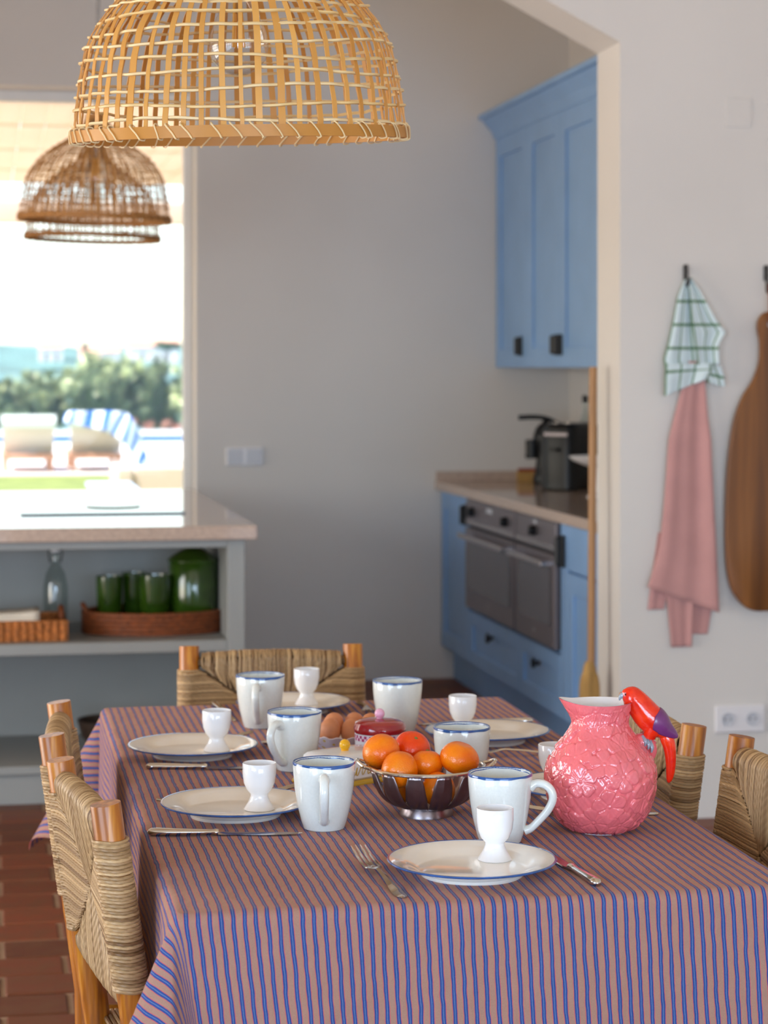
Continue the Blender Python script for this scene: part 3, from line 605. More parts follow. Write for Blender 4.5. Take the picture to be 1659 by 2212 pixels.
# island
t = thing('island_cabinet', 'grey open-shelved kitchen island below the window', 'kitchen island', (-.3, 8.4, 0)); L = t.location.copy()
XL, XR, YF, YK = -1.6, .868, 7.30, 9.46
obj('side_panel', MB().box(XR-.06, XR, YF, YK, 0, .872, .003), M['grey'], t, off=L); obj('side_panel', MB().box(XL, XL+.06, YF, YK, 0, .872, .003), M['grey'], t, off=L)
obj('top_rail', MB().box(XL+.06, XR-.06, YF, YF+.05, .845, .872, .002), M['grey'], t, off=L)
obj('back_panel', MB().box(XL+.06, XR-.06, 7.93, 7.95, .128, .872), M['grey'], t, off=L, smooth=False)
obj('shelf', MB().box(XL+.06, XR-.06, YF+.006, 7.93, .494, .533, .003), M['grey'], t, off=L); obj('bottom_shelf', MB().box(XL+.06, XR-.06, YF+.002, 7.93, .10, .128, .003), M['grey'], t, off=L)
obj('plinth', MB().box(XL+.06, XR-.06, YF+.02, 7.93, 0, .10), M['grey'], t, off=L, smooth=False); obj('rear_carcass', MB().box(XL+.06, XR-.06, 7.95, YK-.001, .0, .872), M['grey'], t, off=L, smooth=False)
wt = obj('island_worktop', MB().box(-1.63, .905, 7.26, 9.49, .873, .92, .004), M['stone']); tag(wt, 'glossy beige quartz worktop of the island reflecting the window', 'worktop')
t = thing('induction_hob', 'black glass induction hob set flush in the island worktop', 'hob', (.42, 8.15, .92))
obj('glass_plate', MB().box(-.29, .30, -.26, .36, .0005, .007, .002), M['hob'], t); obj('vent_grille', MB().lathe([(.001, .0125), (.10, .0125), (.105, .0075), (.105, .007)], 36, (.06, .09, 0)), M['hob'], t)
# island shelf things
Z = .5335
t = thing('swing_top_bottle', 'clear glass swing-top bottle behind the napkin basket', 'bottle', (.2475, 7.70, Z))
obj('glass_body', MB().lathe([(.001, .002), (.04, .002), (.043, .02), (.043, .15), (.034, .195), (.015, .23), (.013, .265), (.016, .27)], 28), M['bottle'], t); obj('stopper', MB().lathe([(.012, .268), (.017, .275), (.014, .292), (.001, .296)], 18), M['porc'], t)
obj('wire_bail', MB().tube(crom([(-.019, 0, .235), (-.024, 0, .27), (-.018, 0, .295), (0, 0, .303), (.018, 0, .295), (.024, 0, .27), (.019, 0, .235)], 6), .0028, 6), M['iron'], t)
t = thing('napkin_basket', 'rectangular seagrass basket of folded napkins on the island shelf', 'basket', (.085, 7.50, Z), R(0)); mb = MB()
for k in range(5):
    z = .006+k*.014; mb.tube([(x, y, z) for x, y in ((-.19, -.13), (.19, -.13), (.19, .13), (-.19, .13))], .0085, 8, closed=True)
obj('woven_wall', mb.box(-.185, .185, -.125, .125, 0, .006), M['basket'], t)
mb = MB()
for x in np.linspace(-.18, .18, 15): mb.cyl((x, -.137, .0), (x, -.137, .068), .006, 6)
obj('upright_weave', mb, M['basket'], t)
for x in (-.165, .175): obj('handle', MB().tube(crom([(x, -.06, .065), (x, -.04, .095), (x, .04, .095), (x, .06, .065)], 5), .009, 8), M['wicker'], t)
t = thing('napkin_stack', 'stack of cream paper napkins lying in the seagrass basket', 'napkins', (.085, 7.47, Z+.0065))
for k in range(4):
    P = np.array([[(x, y, .058+k*.008+(.012*x/.12 if k > 1 else 0)*k*.4+.004*math.sin(x*20+k)) for y in np.linspace(-.085, .085, 4)] for x in np.linspace(-.14, .10, 12)])
    q = obj('napkin', MB().grid(P), M['napkin'], t); s_ = q.modifiers.new('s', 'SOLIDIFY'); s_.thickness = .007
obj('napkin', MB().box(-.13, .1, -.08, .08, 0, .055, .01), M['napkin'], t)
t = thing('oval_tray', 'long oval brown wicker tray carrying the green pots', 'tray', (.585, 7.60, Z)); mb = MB(); a = np.linspace(0, 2*PI, 60, endpoint=False)
for k in range(5): mb.tube(np.stack([.245*np.cos(a), .165*np.sin(a), np.full(60, .008+k*.0155)], -1), .0088, 8, closed=True)
obj('woven_rim', mb, M['wicker'], t); obj('base', MB().add(np.vstack([np.stack([.24*np.cos(a), .16*np.sin(a), np.full(60, .006)], -1), np.stack([.24*np.cos(a), .16*np.sin(a), np.full(60, 0)], -1)]), [tuple(range(60)), tuple(range(119, 59, -1))]), M['wicker'], t)
for s in (-1, 1): obj('handle', MB().tube(crom([(s*.235, -.05, .072), (s*.245, -.03, .094), (s*.245, .03, .094), (s*.235, .05, .072)], 5), .009, 8), M['wicker'], t)
def pot(x, y, r, h, label):
    t = thing('green_beaker', label, 'beaker', (x, y, Z+.0065), 0, 'green beakers in the tray')
    obj('body', MB().lathe([(.001, 0), (r*.82, 0), (r*.86, .01), (r, h*.9), (r, h), (r*.93, h), (r*.9, h*.9), (r*.76, .012), (.001, .012)], 36), M['green'], t); return t
pot(.430, 7.615, .047, .185, 'dark green glazed beaker nearest the left end of the wicker tray'); pot(.52, 7.665, .046, .19, 'dark green glazed beaker at the back of the tray, between two others'); pot(.585, 7.575, .056, .19, 'wide dark green glazed beaker beside the tall lidded jar')
t = thing('lidded_jar', 'tall dark green glazed jar with conical lid in the tray', 'jar', (.722, 7.61, Z+.0065))
obj('body', MB().lathe([(.001, 0), (.078, 0), (.082, .01), (.087, .10), (.087, .225), (.08, .235), (.001, .236)], 40), M['green'], t); obj('lid', MB().lathe([(.09, .232), (.091, .24), (.07, .256), (.03, .278), (.014, .284), (.016, .296), (.001, .3)], 40), M['green'], t)
t = thing('dark_bowl', 'round dark bowl on the lowest island shelf', 'bowl', (.43, 7.52, .1285)); obj('bowl_body', MB().lathe([(.001, 0), (.05, 0), (.06, .01), (.10, .06), (.115, .115), (.11, .115), (.09, .055), (.001, .012)], 36), M['wiredark'], t)
# wall hooks, towels, board
def hook(x, label, drop=.055):
    t = thing('wall_hook', label, 'hook', (x, 6.70, 1.73)); obj('peg', MB().cyl((0, 0, .03), (0, -.02, .03), .005, 10).box(-.006, .006, -.006, 0, 0, .05, .002).tube(crom([(0, -.018, .05), (0, -.021, .02), (0, -.02, .05-drop), (0, -.026, .05-drop-.012), (0, -.036, .05-drop-.006), (0, -.038, .05-drop+.012)], 5), .0052, 8), M['iron'], t)
hook(2.2155, 'black iron wall hook holding the check tea towel'); hook(2.487, 'black iron wall hook holding the wooden board', .075)
def sheet(name, left, right, zs, amp, freq, depth, m, uvs=1., ph=0, n=26, parent=None, thick=.003):
    zq = np.linspace(zs[0], zs[-1], 44); l = np.interp(-zq, -np.array(zs), left); r = np.interp(-zq, -np.array(zs), right); P = []; U = []
    for k, z in enumerate(zq):
        row = []; ur = []; tt = k/43
        for i in range(n):
            s = i/(n-1); x = l[k]+(r[k]-l[k])*s
            y = -depth-amp*(.35+.65*min(1, tt*2))*(math.sin(s*freq*PI+ph+tt*.6)+.4*math.sin(s*freq*2.3*PI+ph*2))*math.sin(PI*min(1, max(.06, s)))**.4
            row.append((x, y, z)); ur.append((s*uvs, z))
        P.append(row); U.append(ur)
    return np.array(P), np.array(U)
def hung(name, label, cat, sheets, m, loc):
    mb = MB()
    for P, U in sheets: mb.grid(P, uv=U)
    o = obj(name, mb, m); o.location = loc; tag(o, label, cat); s_ = o.modifiers.new('s', 'SOLIDIFY'); s_.thickness = .004; return o
HX, HZ = 2.2155, 1.732
px = lambda *a: [(v-1479)*.001547 for v in a]; pz = lambda *a: [(794-v)*.001483+1.45-HZ for v in a]
sh = [sheet('a', px(1474, 1458, 1449, 1438, 1428, 1432), px(1484, 1490, 1492, 1496, 1500, 1502), pz(604, 640, 690, 740, 775, 800), .008, 1.6, .022, None, .17),
      sheet('b', px(1476, 1482, 1486, 1490, 1494, 1500), px(1486, 1506, 1540, 1562, 1546, 1548), pz(602, 630, 690, 718, 745, 788), .010, 1.8, .034, None, .2, 1.)]
def skew(P, U, f): P = P.copy(); P[..., 2] += f(P[..., 0], P[..., 2]); return P, U
low = sheet('c', px(1430, 1427, 1426), px(1530, 1530, 1522), pz(785, 815, 850), .008, 2.2, .040, None, .24, .4)
sh.append(skew(*low, lambda x, z: np.where(z < pz(795)[0], (x-px(1440)[0])*.30*np.clip((pz(795)[0]-z)/.06, 0, 1.3), 0)))
low2 = sheet('d', px(1500, 1512, 1524), px(1552, 1558, 1560), pz(780, 800, 822), .005, 1.2, .03, None, .12, .9); sh.append(skew(*low2, lambda x, z: -(x-px(1500)[0])*.22))
hung('check_tea_towel', 'pale tea towel with green window-pane checks on the wall hook', 'tea towel', sh, M['check'], (HX, 6.70, HZ))
hem = lambda P, U: skew(P, U, lambda x, z: -np.clip((pz(1150)[0]-z)/.17, 0, 1)*(x-px(1393)[0])*.36)
ps = [hem(*sheet('p', px(1482, 1450, 1438, 1427, 1418, 1393), px(1514, 1524, 1531, 1538, 1543, 1549), pz(780, 900, 950, 1100, 1180, 1266), .010, 2.0, .027, None, .3, .3)),
      sheet('q', px(1440, 1436, 1447), px(1500, 1496, 1491), pz(1050, 1280, 1398), .006, 1.5, .011, None, .2, 1.2), sheet('r', px(1420, 1405, 1397), px(1470, 1445, 1432), pz(1150, 1250, 1316), .004, 1.2, .009, None, .2, .2), sheet('s', px(1470, 1475, 1480), px(1535, 1540, 1528), pz(1180, 1300, 1372), .002, 1.5, .004, None, .2, 2.2)]
hung('pink_apron', 'faded pink linen cloth hanging below the check tea towel', 'cloth', ps, M['pinkcloth'], (HX, 6.70, HZ))
half = [(0, .0), (.06, .0), (.10, .02), (.134, .065), (.152, .13), (.158, .21), (.158, .33), (.152, .46), (.14, .56), (.125, .63), (.10, .69), (.07, .735), (.052, .775), (.043, .815), (.043, .87), (.05, .905), (.047, .935), (.03, .957), (0, .965)]
hc = crom(half, 4)
poly = [(x, z) for x, z in hc]+[(-x, z) for x, z in hc[-2:0:-1]]
t = thing('chopping_board', 'large oak chopping board with rounded handle hanging from a hook', 'chopping board', (2.498, 6.674, .668)); t.rotation_euler = (0, 0, 0)
inn = [(x*.965, .48+(z-.48)*.988) for x, z in poly]; N_ = len(poly); mb = MB()
rows = [[(x, 0, z) for x, z in inn], [(x, -.004, z) for x, z in poly], [(x, -.018, z) for x, z in poly], [(x, -.022, z) for x, z in inn]]
mb.grid(np.array(rows), wv=True); mb.f.append(tuple(range(N_))); mb.f.append(tuple(range(3*N_, 4*N_))[::-1]); obj('board', mb, M['board'], t)
obj('hole_ring', MB().lathe([(.009, 0), (.009, .003), (.006, .003), (.006, 0)], 20).xf(Matrix.Translation((-.012, -.0215, .92)) @ Matrix.Rotation(R(90), 4, 'X')), M['steel'], t)
obj('leather_loop', MB().tube(crom([(-.012, -.022, .92), (-.016, -.03, .96), (-.012, -.018, 1.035), (-.010, -.012, 1.05), (-.006, -.01, 1.035), (-.004, -.004, .97), (-.012, .002, .92)], 5), .0035, 8), M['leather'], t)

# ================================================================ PENDANT LAMPS
LP = [(0, 1), (.03, .99), (.06, .975), (.10, .95), (.145, .905), (.18, .83), (.215, .72), (.245, .58), (.27, .44), (.30, .3), (.33, .2), (.36, .14)]
lz = crom([(z, r*.2675) for z, r in LP], 6); LZ, LR = lz[:, 0], lz[:, 1]
larc = np.r_[0, np.cumsum(np.hypot(np.diff(LZ), np.diff(LR)))]
def prof_at(s): return np.interp(s, larc, LR), np.interp(s, larc, LZ)
def lamp(loc, rot, label, fine, cord_top, mr, ml, thin=1.):
    t = thing('pendant_lamp', label, 'pendant lamp', loc); t.rotation_euler = rot
    NR = 56; ring_s = np.arange(.014, larc[-1]-.02, .0245); rng = np.random.default_rng(3)
    def rib(i, mb):
        ph = i/NR*2*PI+rng.normal(0, .010); s = np.linspace(0, larc[-1], 64); r, z = prof_at(s)
        k = s/.0245-.57; off = .0008*np.cos(PI*k)*(1 if i % 2 else -1)*np.clip((r-.05)/.1, 0, 1)
        lean = rng.normal(0, .004)*s/larc[-1]; a = ph+lean+.006*np.sin(s*16+i)
        rr = r+off; P = np.stack([rr*np.cos(a), rr*np.sin(a), z], -1); wd = thin*.0044*np.clip(r/.2, .4, 1)*(1+.15*rng.normal())
        T_ = np.gradient(P, axis=0); T_ /= np.linalg.norm(T_, axis=1)[:, None]; rad = np.stack([np.cos(a), np.sin(a), 0*a], -1); U = np.cross(T_, rad); U /= np.linalg.norm(U, axis=1)[:, None]; Nn = np.cross(U, T_)
        wd = wd[:, None]; h = .0007
        Q = np.stack([P+U*wd+Nn*h, P-U*wd+Nn*h, P-U*wd-Nn*h, P+U*wd-Nn*h], 1)
        return mb.grid(Q, wv=True, rn=float(np.clip(rng.normal(.5, .28), 0, 1)))
    def rod(j, mb):
        s = ring_s[j]; r, z = prof_at(s); n = NR*4; a = np.arange(n)/n*2*PI
        off = -.0032*np.cos(a*NR/2)*(1 if j % 2 else -1)*min(1, max(0, (r-.04)/.1))
        zz_ = z+.0035*np.sin(a*2+j*1.7)+.002*np.sin(a*5+j)+.0004*np.cos(a*NR/2+1)
        return mb.tube(np.stack([(r+off)*np.cos(a), (r+off)*np.sin(a), zz_], -1), thin*(.0027 if s < .2 else .0022), 5, closed=True, rn=float(np.clip(rng.normal(.5, .3), 0, 1)))
    a = np.arange(96)/96*2*PI; mb = MB()
    for r0, r1 in ((.270, .273), (.2615, .2645)):
        P = np.stack([np.stack([r*np.cos(a), r*np.sin(a), np.full(96, z)], -1) for r, z in ((r1, -.012), (r1, .006), (r0, .006), (r0, -.012))], 1); mb.grid(P, wu=True, wv=True)
    sh = obj('lampshade', mb, mr, t)
    if fine:
        for i in range(NR): obj('rib', rib(i, MB()), mr, sh)
        for j in range(len(ring_s)): obj('rod', rod(j, MB()), ml, sh)
    else:
        mb = MB()
        for i in range(NR): rib(i, mb)
        obj('ribs', mb, mr, sh)['kind'] = 'stuff'; mb = MB()
        for j in range(len(ring_s)): rod(j, mb)
        obj('rods', mb, ml, sh)['kind'] = 'stuff'
    mb = MB()
    for i in range(52):
        q = i/52*2*PI+rng.normal(0, .02); d = .05+.02*rng.random()
        if i % 17 == 0: d *= .4
        mb.tube(crom([(r*math.cos(q-d*e), r*math.sin(q-d*e), z) for r, z, e in ((.2742, -.013, 0), (.2747, -.004, .35), (.2742, .0075, 1), (.2675, .010, 1.1), (.261, .006, 1), (.2605, -.012, 0), (.2675, -.0145, 0), (.2742, -.013, 0))], 2), .0013, 5, rn=.8)
    obj('rim_lashing', mb, ml, sh)['kind'] = 'stuff'
    obj('top_collar', MB().lathe([(.034, .352), (.042, .352), (.042, .368), (.030, .372), (.012, .375)], 28), mr, t)
    obj('lamp_holder', MB().lathe([(.004, .36), (.022, .355), (.023, .275), (.018, .262), (.001, .262)], 24), M['black'], t)
    BC = .143; b = obj('bulb', MB().lathe([(.0135, BC+.115), (.014, BC+.09), (.02, BC+.068), (.036, BC+.042), (.046, BC+.018), (.0485, BC-.004), (.044, BC-.024), (.03, BC-.041), (.012, BC-.0485), (.001, BC-.049)], 36), M['bulb'], t)
    obj('screw_cap', MB().lathe([(.0135, BC+.13), (.014, BC+.11), (.001, BC+.11)], 18), M['steel'], b); mb = MB()
    for k in range(4): q = k*PI/2+.4; mb.cyl((.006*math.cos(q), .006*math.sin(q), BC+.068), (.010*math.cos(q), .010*math.sin(q), BC-.004), .0025, 6)
    obj('filament', mb, M['brass'], b); obj('stem', MB().cyl((0, 0, BC+.11), (0, 0, BC+.05), .004, 8), M['bulb'], b)
    obj('flex', MB().cyl((0, 0, .37), (0, 0, cord_top), .0035, 8), M['cord'], t)
    obj('ceiling_rose', MB().lathe([(.001, cord_top-.03), (.02, cord_top-.03), (.05, cord_top-.012), (.052, cord_top+.02), (.001, cord_top+.02)], 28), M['cord'], t); return t
lamp((.409, 3.504, 1.828), (R(4.2), R(-1.8), 0), 'large pale woven cane pendant lamp over the dining table', True, 2.42, M['cane'], M['canelight'])
la = lamp((.391, 7.849, 1.985), (R(.5), R(1.2), 0), 'woven pendant lamp over the island in backlit brown, nearer of two', False, 2.28, M['backlitcane'], M['backlitcane'], .72)
dup(la, (.432, 8.828, 1.975), rot=(R(.4), R(1.2), .5), label='woven pendant lamp over the island, half hidden behind the nearer one')

# ================================================================ TABLE AND CLOTH
X0, X1, YN, YFF, ZT = .250, 1.072, 2.792, 4.492, .75
t = thing('dining_table', 'rectangular dining table hidden under the striped cloth', 'table', ((X0+X1)/2, (YN+YFF)/2, 0)); L = t.location.copy()
obj('table_top', MB().box(X0+.004, X1-.004, YN+.004, YFF-.004, .71, .7475, .004), M['post'], t, off=L)
for x in (X0+.10, X1-.10):
    for y in (YN+.07, YFF-.07): obj('leg', MB().box(x-.03, x+.03, y-.03, y+.03, 0, .71, .004), M['post'], t, off=L)
GP = [0, .04, .09, .16, .25, .32, .37, .45, .6, .8, 1]; GX = [-.32, -.37, -.40, -.33, -.17, -.07, -.02, .03, .09, .12, .14]; GY = [0, -.02, -.08, -.17, -.26, -.30, -.29, -.19, -.08, -.04, -.03]   # corner pleat: direction of the hanging cloth round the near left corner
def cloth():
    W, Ln, dr, r = X1-X0, YFF-YN, .275, .014
    def axis(n, l):
        e = np.r_[np.linspace(-dr, -.03, 34), np.linspace(-.028, .0, 9)]; return np.r_[e, np.linspace(.004, l-.004, n), l-e[::-1]]
    U = axis(104, W); V = axis(200, Ln); P = np.zeros((len(U), len(V), 3)); UV = np.zeros((len(U), len(V), 2)); rg = np.random.default_rng(5); ph = rg.random(8)*6
    for i, u in enumerate(U):
        for j, v in enumerate(V):
            a = -u if u < 0 else (u-W if u > W else 0); b = -v if v < 0 else (v-Ln if v > Ln else 0); sx = -1 if u < 0 else 1; sy = -1 if v < 0 else 1
            bx, by = min(max(u, 0), W), min(max(v, 0), Ln); rho = math.hypot(a, b); th = min(rho/r, PI/2); out = r*math.sin(th); dn = r*(1-math.cos(th)); ex = max(0, rho-r*PI/2)
            z = ZT+.0005-dn; wz = 0
            if rho == 0:
                wz = .0006*math.sin(u*37+ph[0]+2*math.sin(v*9))+.0005*math.sin(v*41+u*23+ph[1]); dx = dy = 0
                ca = 0; o_ = 0
            elif a > 0 and b > 0:
                phi = math.atan2(b, a); f = math.sin(2*phi)**1.4; tau = R(34)*f if sx < 0 else R(26)*f
                o_ = out+ex*math.sin(tau); z -= ex*math.cos(tau); q = phi
                if sx < 0 and sy < 0: q = .62*(phi) if phi < PI/4 else .62*PI/4+(phi-PI/4)/(PI/4)*(PI/2-.62*PI/4)
                dx, dy = sx*math.cos(q)*o_, sy*math.sin(q)*o_
                if sx < 0 and sy < 0:
                    g = math.degrees(phi)/90; gx = np.interp(g, GP, GX); gy = np.interp(g, GP, GY); z += ex*math.cos(tau); z -= ex*math.sqrt(max(.2, 1-gx*gx-gy*gy))
                    dx, dy = -math.cos(phi)*out+ex*gx, -math.sin(phi)*out+ex*gy
            else:
                if a > 0:
                    k = by/Ln; wv = .010*math.sin(k*19+ph[2])+.006*math.sin(k*43+ph[3]); edge = min(1, min(by, Ln-by)/.12)
                    o_ = out+max(-.3, wv/.012*.25)*ex*.12*edge+.02*ex; dx, dy = sx*o_, 0
                    if sx < 0 and k < .12: dx -= ex*.30*(1-k/.12)**2; z += ex*.05*(1-k/.12)**2
                else:
                    k = bx/W; wv = math.sin(k*13+ph[4])+.6*math.sin(k*29+ph[5]); edge = min(1, min(bx, W-bx)/.10)
                    o_ = out+.018*wv*ex*edge; dx, dy = 0, sy*o_
                    if sy < 0: dx += ex*(.05+.09*max(0, 1-k/.45)**2); dy -= ex*.03
                z -= ex
            P[i, j] = (X0+bx+dx, YN+by+dy, z+wz); UV[i, j] = (u, v)
    return MB().grid(P, uv=UV)
c = obj('tablecloth', cloth(), M['stripes'], ang=180); s_ = c.modifiers.new('s', 'SOLIDIFY'); s_.thickness = .0012; s_.offset = 1
tag(c, 'terracotta and blue striped cotton cloth covering the dining table', 'tablecloth')

# ================================================================ RUSH CHAIRS
def make_chair(label):
    t = thing('rush_chair', label, 'chair', (0, 0, 0), 0, 'rush-backed chairs round the table'); rg = np.random.default_rng(11)
    H, WX, LEAN = .853, .176, math.tan(R(8)); ly = lambda z: -max(0, z-.44)*LEAN
    for s in (-1, 1):
        obj('back_post', MB().tube([(s*WX, .012, 0), (s*WX, .003, .22), (s*WX, 0, .44), (s*WX, ly(.62), .62), (s*WX, ly(.852), .852), (s*WX, ly(H), H)], [.019, .0205, .021, .021, .0212, .0208], 24), M['post'], t)
        obj('front_leg', MB().cyl((s*.185, .36, 0), (s*.185, .36, .475), .019, 20, .0195), M['post'], t)
    for z in (.16, .30):
        for s in (-1, 1): obj('side_rail', MB().cyl((s*WX, .005, z), (s*.185, .36, z-.01), .0105, 12), M['post'], t)
    obj('front_rail', MB().cyl((-.185, .36, .24), (.185, .36, .24), .0115, 12), M['post'], t); obj('rear_rail', MB().cyl((-WX, .004, .26), (WX, .004, .26), .0105, 12), M['post'], t)
    ZC, HZ_, PX = .700, .105, .150
    sh = lambda P: np.stack([P[:, 0], P[:, 1]-(P[:, 2]-.44)*LEAN, P[:, 2]], -1)
    yf = lambda k: .0075+.011*k
    for s in (-1, 1):
        mb = MB(); n = 44
        for i in range(n):
            z = ZC-HZ_+2*HZ_*(i+.5)/n+rg.normal(0, .0003); k = abs(z-ZC)/HZ_; xs = PX*k*.94+.002; r = .0028+rg.normal(0, .00022); dz = rg.normal(0, .0012)
            P = [(s*xs, yf(k*.5)-.002, z+(ZC-z)*.10+dz), (s*(xs+.02), yf(k*.5+.2), z), (s*.158, .0185, z), (s*WX, .0236, z+dz*.4), (s*(WX+.017), .0168, z), (s*(WX+.0238), 0, z-.001), (s*(WX+.017), -.0168, z), (s*WX, -.0236, z-.0015), (s*.158, -.0185, z), (s*(xs+.02), -yf(k*.5+.2), z), (s*xs, -yf(k*.5)+.002, z+(ZC-z)*.10+dz)]
            mb.tube(sh(crom(P, 3)), r, 6, rn=float(np.clip(rg.normal(.5, .25), 0, 1)))
        o = obj('rush_side_wrap', mb, M['rush'], t, fix=False); o['kind'] = 'stuff'
    for sg, nm in ((1, 'rush_top_wrap'), (-1, 'rush_bottom_wrap')):
        mb = MB(); n = 66
        for i in range(n):
            u = (i+.5)/n*2-1; x = u*PX*1.0+rg.normal(0, .0006); k = abs(u); zs = ZC+sg*HZ_*k*.97; zr = ZC+sg*(.118+.006*(1-u*u)); r = .0026+rg.normal(0, .0003); xi = x*(.82 if k < .6 else .93)+rg.normal(0, .0015)
            P = [(xi, yf(k*.4), zs+sg*.001), (x*.96+xi*.04, yf(.6), zs*.5+zr*.5), (x, .0165, zr-sg*.006), (x+rg.normal(0, .001), .0165, zr+sg*.006), (x, .009, zr+sg*.0165), (x, -.004, zr+sg*.0185), (x, -.0155, zr+sg*.009), (x, -.0165, zr-sg*.006), (x*.96+xi*.04, -yf(.6), zs*.5+zr*.5), (xi, -yf(k*.4), zs+sg*.001)]
            mb.tube(sh(crom(P, 3)), r, 6, rn=float(np.clip(rg.normal(.5, .25), 0, 1)))
        o = obj(nm, mb, M['rush'], t, fix=False); o['kind'] = 'stuff'
    mb = MB().box(-.150, .150, -.005, .005, ZC-.10, ZC+.10).cyl((-WX, 0, ZC+.119), (WX, 0, ZC+.119), .0105, 12).cyl((-WX, 0, ZC-.119), (WX, 0, ZC-.119), .0105, 12)
    mb.v = [sh(v) for v in mb.v]; obj('back_core', mb, M['rushcore'], t)
    mb = MB()
    for i in range(48):
        y = .005+.355*(i+.5)/48; d = min(y-.0, .365-y)/.1825; q = .185*d if False else 0
        mb.tube([(-.197, y, .448), (-.19, y, .459), (-.10, y, .455), (.10, y, .455), (.19, y, .459), (.197, y, .448), (.19, y, .437), (0, y, .441), (-.19, y, .437)], .0036, 6, closed=True, rn=float(rg.random()))
    o = obj('rush_seat', mb, M['rush'], t, fix=False); o['kind'] = 'stuff'
    return t
ch = make_chair('rush-backed pine chair in front on the left, its woven back facing us'); ch.location = (.197, 3.183, 0); ch.rotation_euler = (0, 0, R(-82))
dup(ch, (.178, 3.748, 0), R(-93.8), 'rush-backed pine chair on the left, partly hidden by the front one')
dup(ch, (.605, 4.591, 0), R(176), 'rush-backed pine chair at the far end of the table')
dup(ch, (1.108, 3.656, 0), R(90.5), 'rush-backed pine chair behind the pink parrot jug')
dup(ch, (1.145, 3.185, 0), R(88.5), 'rush-backed pine chair on the right, cut off by the picture edge')

# ================================================================ TABLEWARE
ZS = .7508   # cloth surface
def place(proto, spots, group, first=True):
    for i, (loc, rz, label) in enumerate(spots):
        if i == 0: proto.location = loc; proto.rotation_euler = (0, 0, rz); tag(proto, label, None, group)
        else: dup(proto, loc, rz, label, group)
RP = .1172
t = thing('plate', 'x', 'plate')
obj('dish', MB().lathe([(.001, .0045), (.066, .0045), (.067, 0), (.071, 0), (.072, .005), (.085, .012), (RP-.003, .0195), (RP-.0004, .0212), (RP-.0015, .0222), (RP-.004, .0222), (.088, .0155), (.078, .0095), (.072, .0078), (.001, .0070)], 72), M['plate'], t)
obj('blue_rim', MB().lathe([(RP-.0008, .0200), (RP+.0003, .0213), (RP-.0006, .0227), (RP-.0030, .0228), (RP-.0030, .0218), (RP-.0012, .0205)], 72), M['bluerim'], t)
place(t, [((.663, 2.932, ZS), 0, 'blue-rimmed dinner plate nearest us, at the front of the table'), ((.3876, 3.3866, ZS), .4, 'blue-rimmed dinner plate on the left beside the front mug'), ((.3713, 3.917, ZS), 1, 'blue-rimmed dinner plate at the far left setting'), ((.6202, 4.386, ZS), 2, 'blue-rimmed dinner plate at the far end of the table'), ((.9283, 3.9725, ZS), 3, 'blue-rimmed dinner plate at the far right setting'), ((.9622, 3.424, ZS), 4, 'blue-rimmed dinner plate mostly hidden behind the pink jug')], 'blue-rimmed dinner plates')
t = thing('egg_cup', 'x', 'egg cup')
obj('cup', MB().lathe([(.001, .004), (.012, .003), (.0235, .0005), (.0245, .0015), (.023, .004), (.0165, .014), (.0135, .022), (.0142, .0255), (.020, .032), (.0245, .043), (.0263, .056), (.0263, .0725), (.0256, .0735), (.0246, .0725), (.0243, .056), (.022, .044), (.015, .035), (.001, .032)], 48), M['porc'], t)
ZP = ZS+.0072
place(t, [((.707, 2.980, ZP), 0, 'white porcelain egg cup on the nearest plate'), ((.4247, 3.386, ZP), 0, 'white porcelain egg cup on the left plate beside the front mug'), ((.414, 3.919, ZP), 0, 'white porcelain egg cup on the far left plate'), ((.6527, 4.425, ZP), 0, 'white porcelain egg cup on the plate at the far end'), ((.8889, 4.010, ZP), 0, 'white porcelain egg cup on the far right plate'), ((.9222, 3.465, ZP), 0, 'white porcelain egg cup half hidden by the pink jug')], 'white porcelain egg cups')
t = thing('mug', 'x', 'mug')
mp = [(.001, .004), (.024, .003), (.028, .0), (.031, .002), (.0345, .012), (.0405, .036), (.0448, .062), (.0468, .084), (.0474, .1005), (.0466, .1022), (.0448, .1012), (.0440, .084), (.0420, .062), (.0378, .037), (.031, .014), (.026, .009), (.001, .007)]
obj('cup', MB().lathe(mp, 56), M['mug'], t)
a = np.arange(72)/72*2*PI; rw = .0018+.0007*np.sin(a*2+1)+.0007*np.sin(a*3)+.0004*np.sin(a*9)
rows = [np.stack([r*np.cos(a), r*np.sin(a), z*np.ones(72)], -1) for r, z in ((.0478, .1006-rw), (.0478, .1008), (.0468, .1027), (.0452, .1020), (.0444, .1006-rw*.9))]
obj('blue_rim', MB().grid(np.array(rows), wv=True), M['bluerim'], t)
hp = crom([(.0440, 0, .082), (.053, 0, .0875), (.066, 0, .086), (.0755, 0, .077), (.0775, 0, .064), (.070, 0, .048), (.058, 0, .034), (.046, 0, .022), (.0365, 0, .018)], 5); n = len(hp)
obj('handle', MB().tube(hp, np.interp(np.linspace(0, 1, n), [0, .12, .5, .85, 1], [.0085, .0064, .0062, .0058, .0072]), 12, up=(0, 1, 0), flat=1.15), M['mug'], t)
CA = -10.43  # direction of the camera's right
place(t, [((.749, 3.124, ZS), R(-18), 'blue-rimmed mug behind the nearest plate, handle turned towards the pink jug'), ((.508, 3.262, ZS), R(-98.5), 'blue-rimmed mug beside the fruit bowl, handle facing us, front of three'), ((.5317, 3.7487, ZS), R(-130), 'blue-rimmed mug with handle turned aside, middle of three'), ((.529, 4.2037, ZS), R(-104), 'blue-rimmed mug near the far chair, handle facing us'), ((.7782, 4.0856, ZS), R(80), 'blue-rimmed mug behind the red-lidded pot, no handle showing'), ((.783, 3.5387, ZS), R(60), 'blue-rimmed mug behind the clementines')], 'blue-rimmed stoneware mugs')

